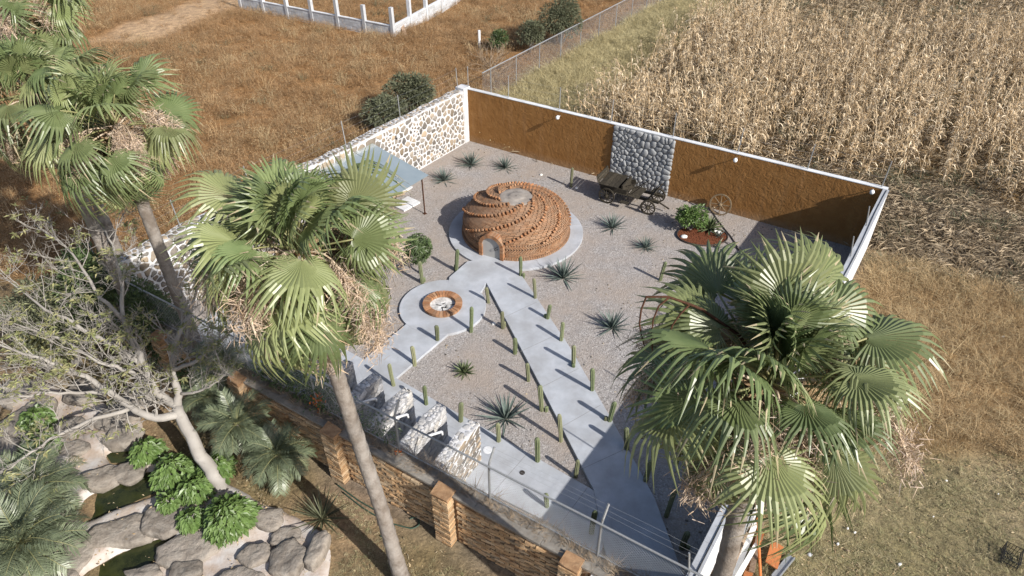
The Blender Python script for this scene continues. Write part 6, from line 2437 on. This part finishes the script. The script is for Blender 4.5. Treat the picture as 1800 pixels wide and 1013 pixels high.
# rows run along the back wall
rng = np.random.default_rng(12)
cu = FB.x[:2]; cv = -FB.z[:2]
A, Bv = np.meshgrid(np.arange(-25, 70, .8), np.arange(.6, 60, .26))
A = A + rng.normal(0, .09, A.shape); Bv = Bv + rng.uniform(-.12, .12, Bv.shape)
xy = C0 + A.reshape(-1, 1) * cu + Bv.reshape(-1, 1) * cv
x, y = xy[:, 0], xy[:, 1]
q_ = proj(np.stack([x, y, 0 * x + 1], -1))
ok = (q_[:, 0] > -60) & (q_[:, 0] < 1900) & (q_[:, 1] > -60) & (q_[:, 1] < 900) & (q_[:, 2] > 3)
x, y, q_ = x[ok], y[ok], q_[ok]
rg = region(x, y)
dn_ = vnoise(x + 70, y + 70, 3.2, 77)
far_ = (q_[:, 1] < 45) & (q_[:, 0] > 1380)
ok = (rg == 2) & (rng.random(len(x)) < np.where(far_, .12, .3 + .95 * dn_)) & (yard_dist(x, y) > 1.3)
x, y, q_ = x[ok], y[ok], q_[ok]
cz = gz(x, y)
order = np.argsort(q_[:, 2] + 1e3 * ((q_[:, 0] < 0) | (q_[:, 0] > 1800)))
for i in order[:300]:
    o = _obj0('corn_plant', CORN[int(rng.integers(0, 9))], loc=(x[i], y[i], cz[i]), rot=(rng.normal(0, .1), rng.normal(0, .1), rng.uniform(0, 6.28)), scale=rng.uniform(.8, 1.1))
    tag(o, 'dry tan corn stalk standing in the field behind the brown wall', 'corn', 'standing dry corn stalks nearest the wall')
rest = order[300:]
scatter('corn_field', np.stack([x[rest], y[rest], cz[rest]], -1), CORN, (.8, 1.12), 'dense stand of dry corn in the field beyond', 'corn', 9, .1)

# dry growth along the top of the brick wall and at the foot of walls
pts = np.array([FF.pt(rng.uniform(0, FF.L), HBW + .01, rng.uniform(-.42, -.12)) for _ in range(900)])
scatter('wall_top_growth', pts, [tuft(90 + i, 20, .08, .12, .006, MAT['twig'], 1.8, .8) for i in range(3)], (.6, 1.6), 'dry twiggy growth on top of the brick wall', 'dry vine', 10, .5)
pts = []
for _ in range(420):
    F_ = (FB, FL, FR)[int(rng.integers(0, 3))]
    p = F_.pt(rng.uniform(0, F_.L), 0, -.35 - abs(rng.normal(0, .35)))
    p[2] = -.03
    pts.append(p)
scatter('wall_foot_grass', np.array(pts), TAN, (.4, .9), 'dry grass growing against the outer foot of the walls', 'grass', 11)


def litter_mesh(seed):
    rng = np.random.default_rng(seed)
    n = 14
    c = rng.normal(0, .2, (n, 3)) * [1, 1, 0] + [0, 0, .012]
    d = rng.normal(0, 1, (n, 3)) * [1, 1, .12]
    return leaves(MB(), c, d, .075, .028, rng).mesh('litter', MAT['litter'])


LIT = [litter_mesh(i) for i in range(4)]
pts = jitter_grid(.34, [5, 6], 21, in_garden, xr=(-16, 20), yr=(3, 18), dens=lambda x, y: vnoise(x + 90, y + 90, 1.3, 81))
scatter('fallen_leaves', pts, LIT, (.6, 1.4), 'fallen dry leaves strewn over garden and lawn', 'leaf litter', 21, .05)
gpts = []
for _ in range(260):
    i, j = rng.integers(0, ny2), rng.integers(0, nx2)
    if inm[i, j] and Z2[i, j] > 0: gpts.append((X2[i, j], Y2[i, j], Z2[i, j] + .02))
scatter('pond_leaves', np.array(gpts), LIT, (.5, 1.2), 'dry leaves caught between the pond boulders', 'leaf litter', 22, .2)
# stray leaves and pebbles in the yard
ypts = []
while len(ypts) < 170:
    p = np.array([rng.uniform(-12, 13), rng.uniform(7, 31)])
    if yard_dist(p[:1], p[1:])[0] < -.3 and (yard_dist(p[:1], p[1:])[0] > -1.8 or rng.random() < .35): ypts.append((*p, .0))


def pebble_mesh(seed):
    rng = np.random.default_rng(seed)
    b = MB()
    for i in range(5):
        c = rng.normal(0, .25, 3) * [1, 1, 0]
        b.box(c + [0, 0, .012], np.array([.05, .035, .03]) * rng.uniform(.5, 1.3), rotz(rng.uniform(0, 3)), jit=.006, taper=.6, a=rng.random())
    leaves(b, rng.normal(0, .3, (3, 3)) * [1, 1, 0] + [0, 0, .01], rng.normal(0, 1, (3, 3)) * [1, 1, .1], .06, .025, rng, m=1)
    return b.mesh('pebbles', [MAT['fieldstone'], MAT['litter']])


scatter('yard_pebbles', np.array(ypts), [pebble_mesh(i) for i in range(4)], (.6, 1.3), 'stray pebbles and dry leaves on the gravel', 'pebbles', 23, .02)
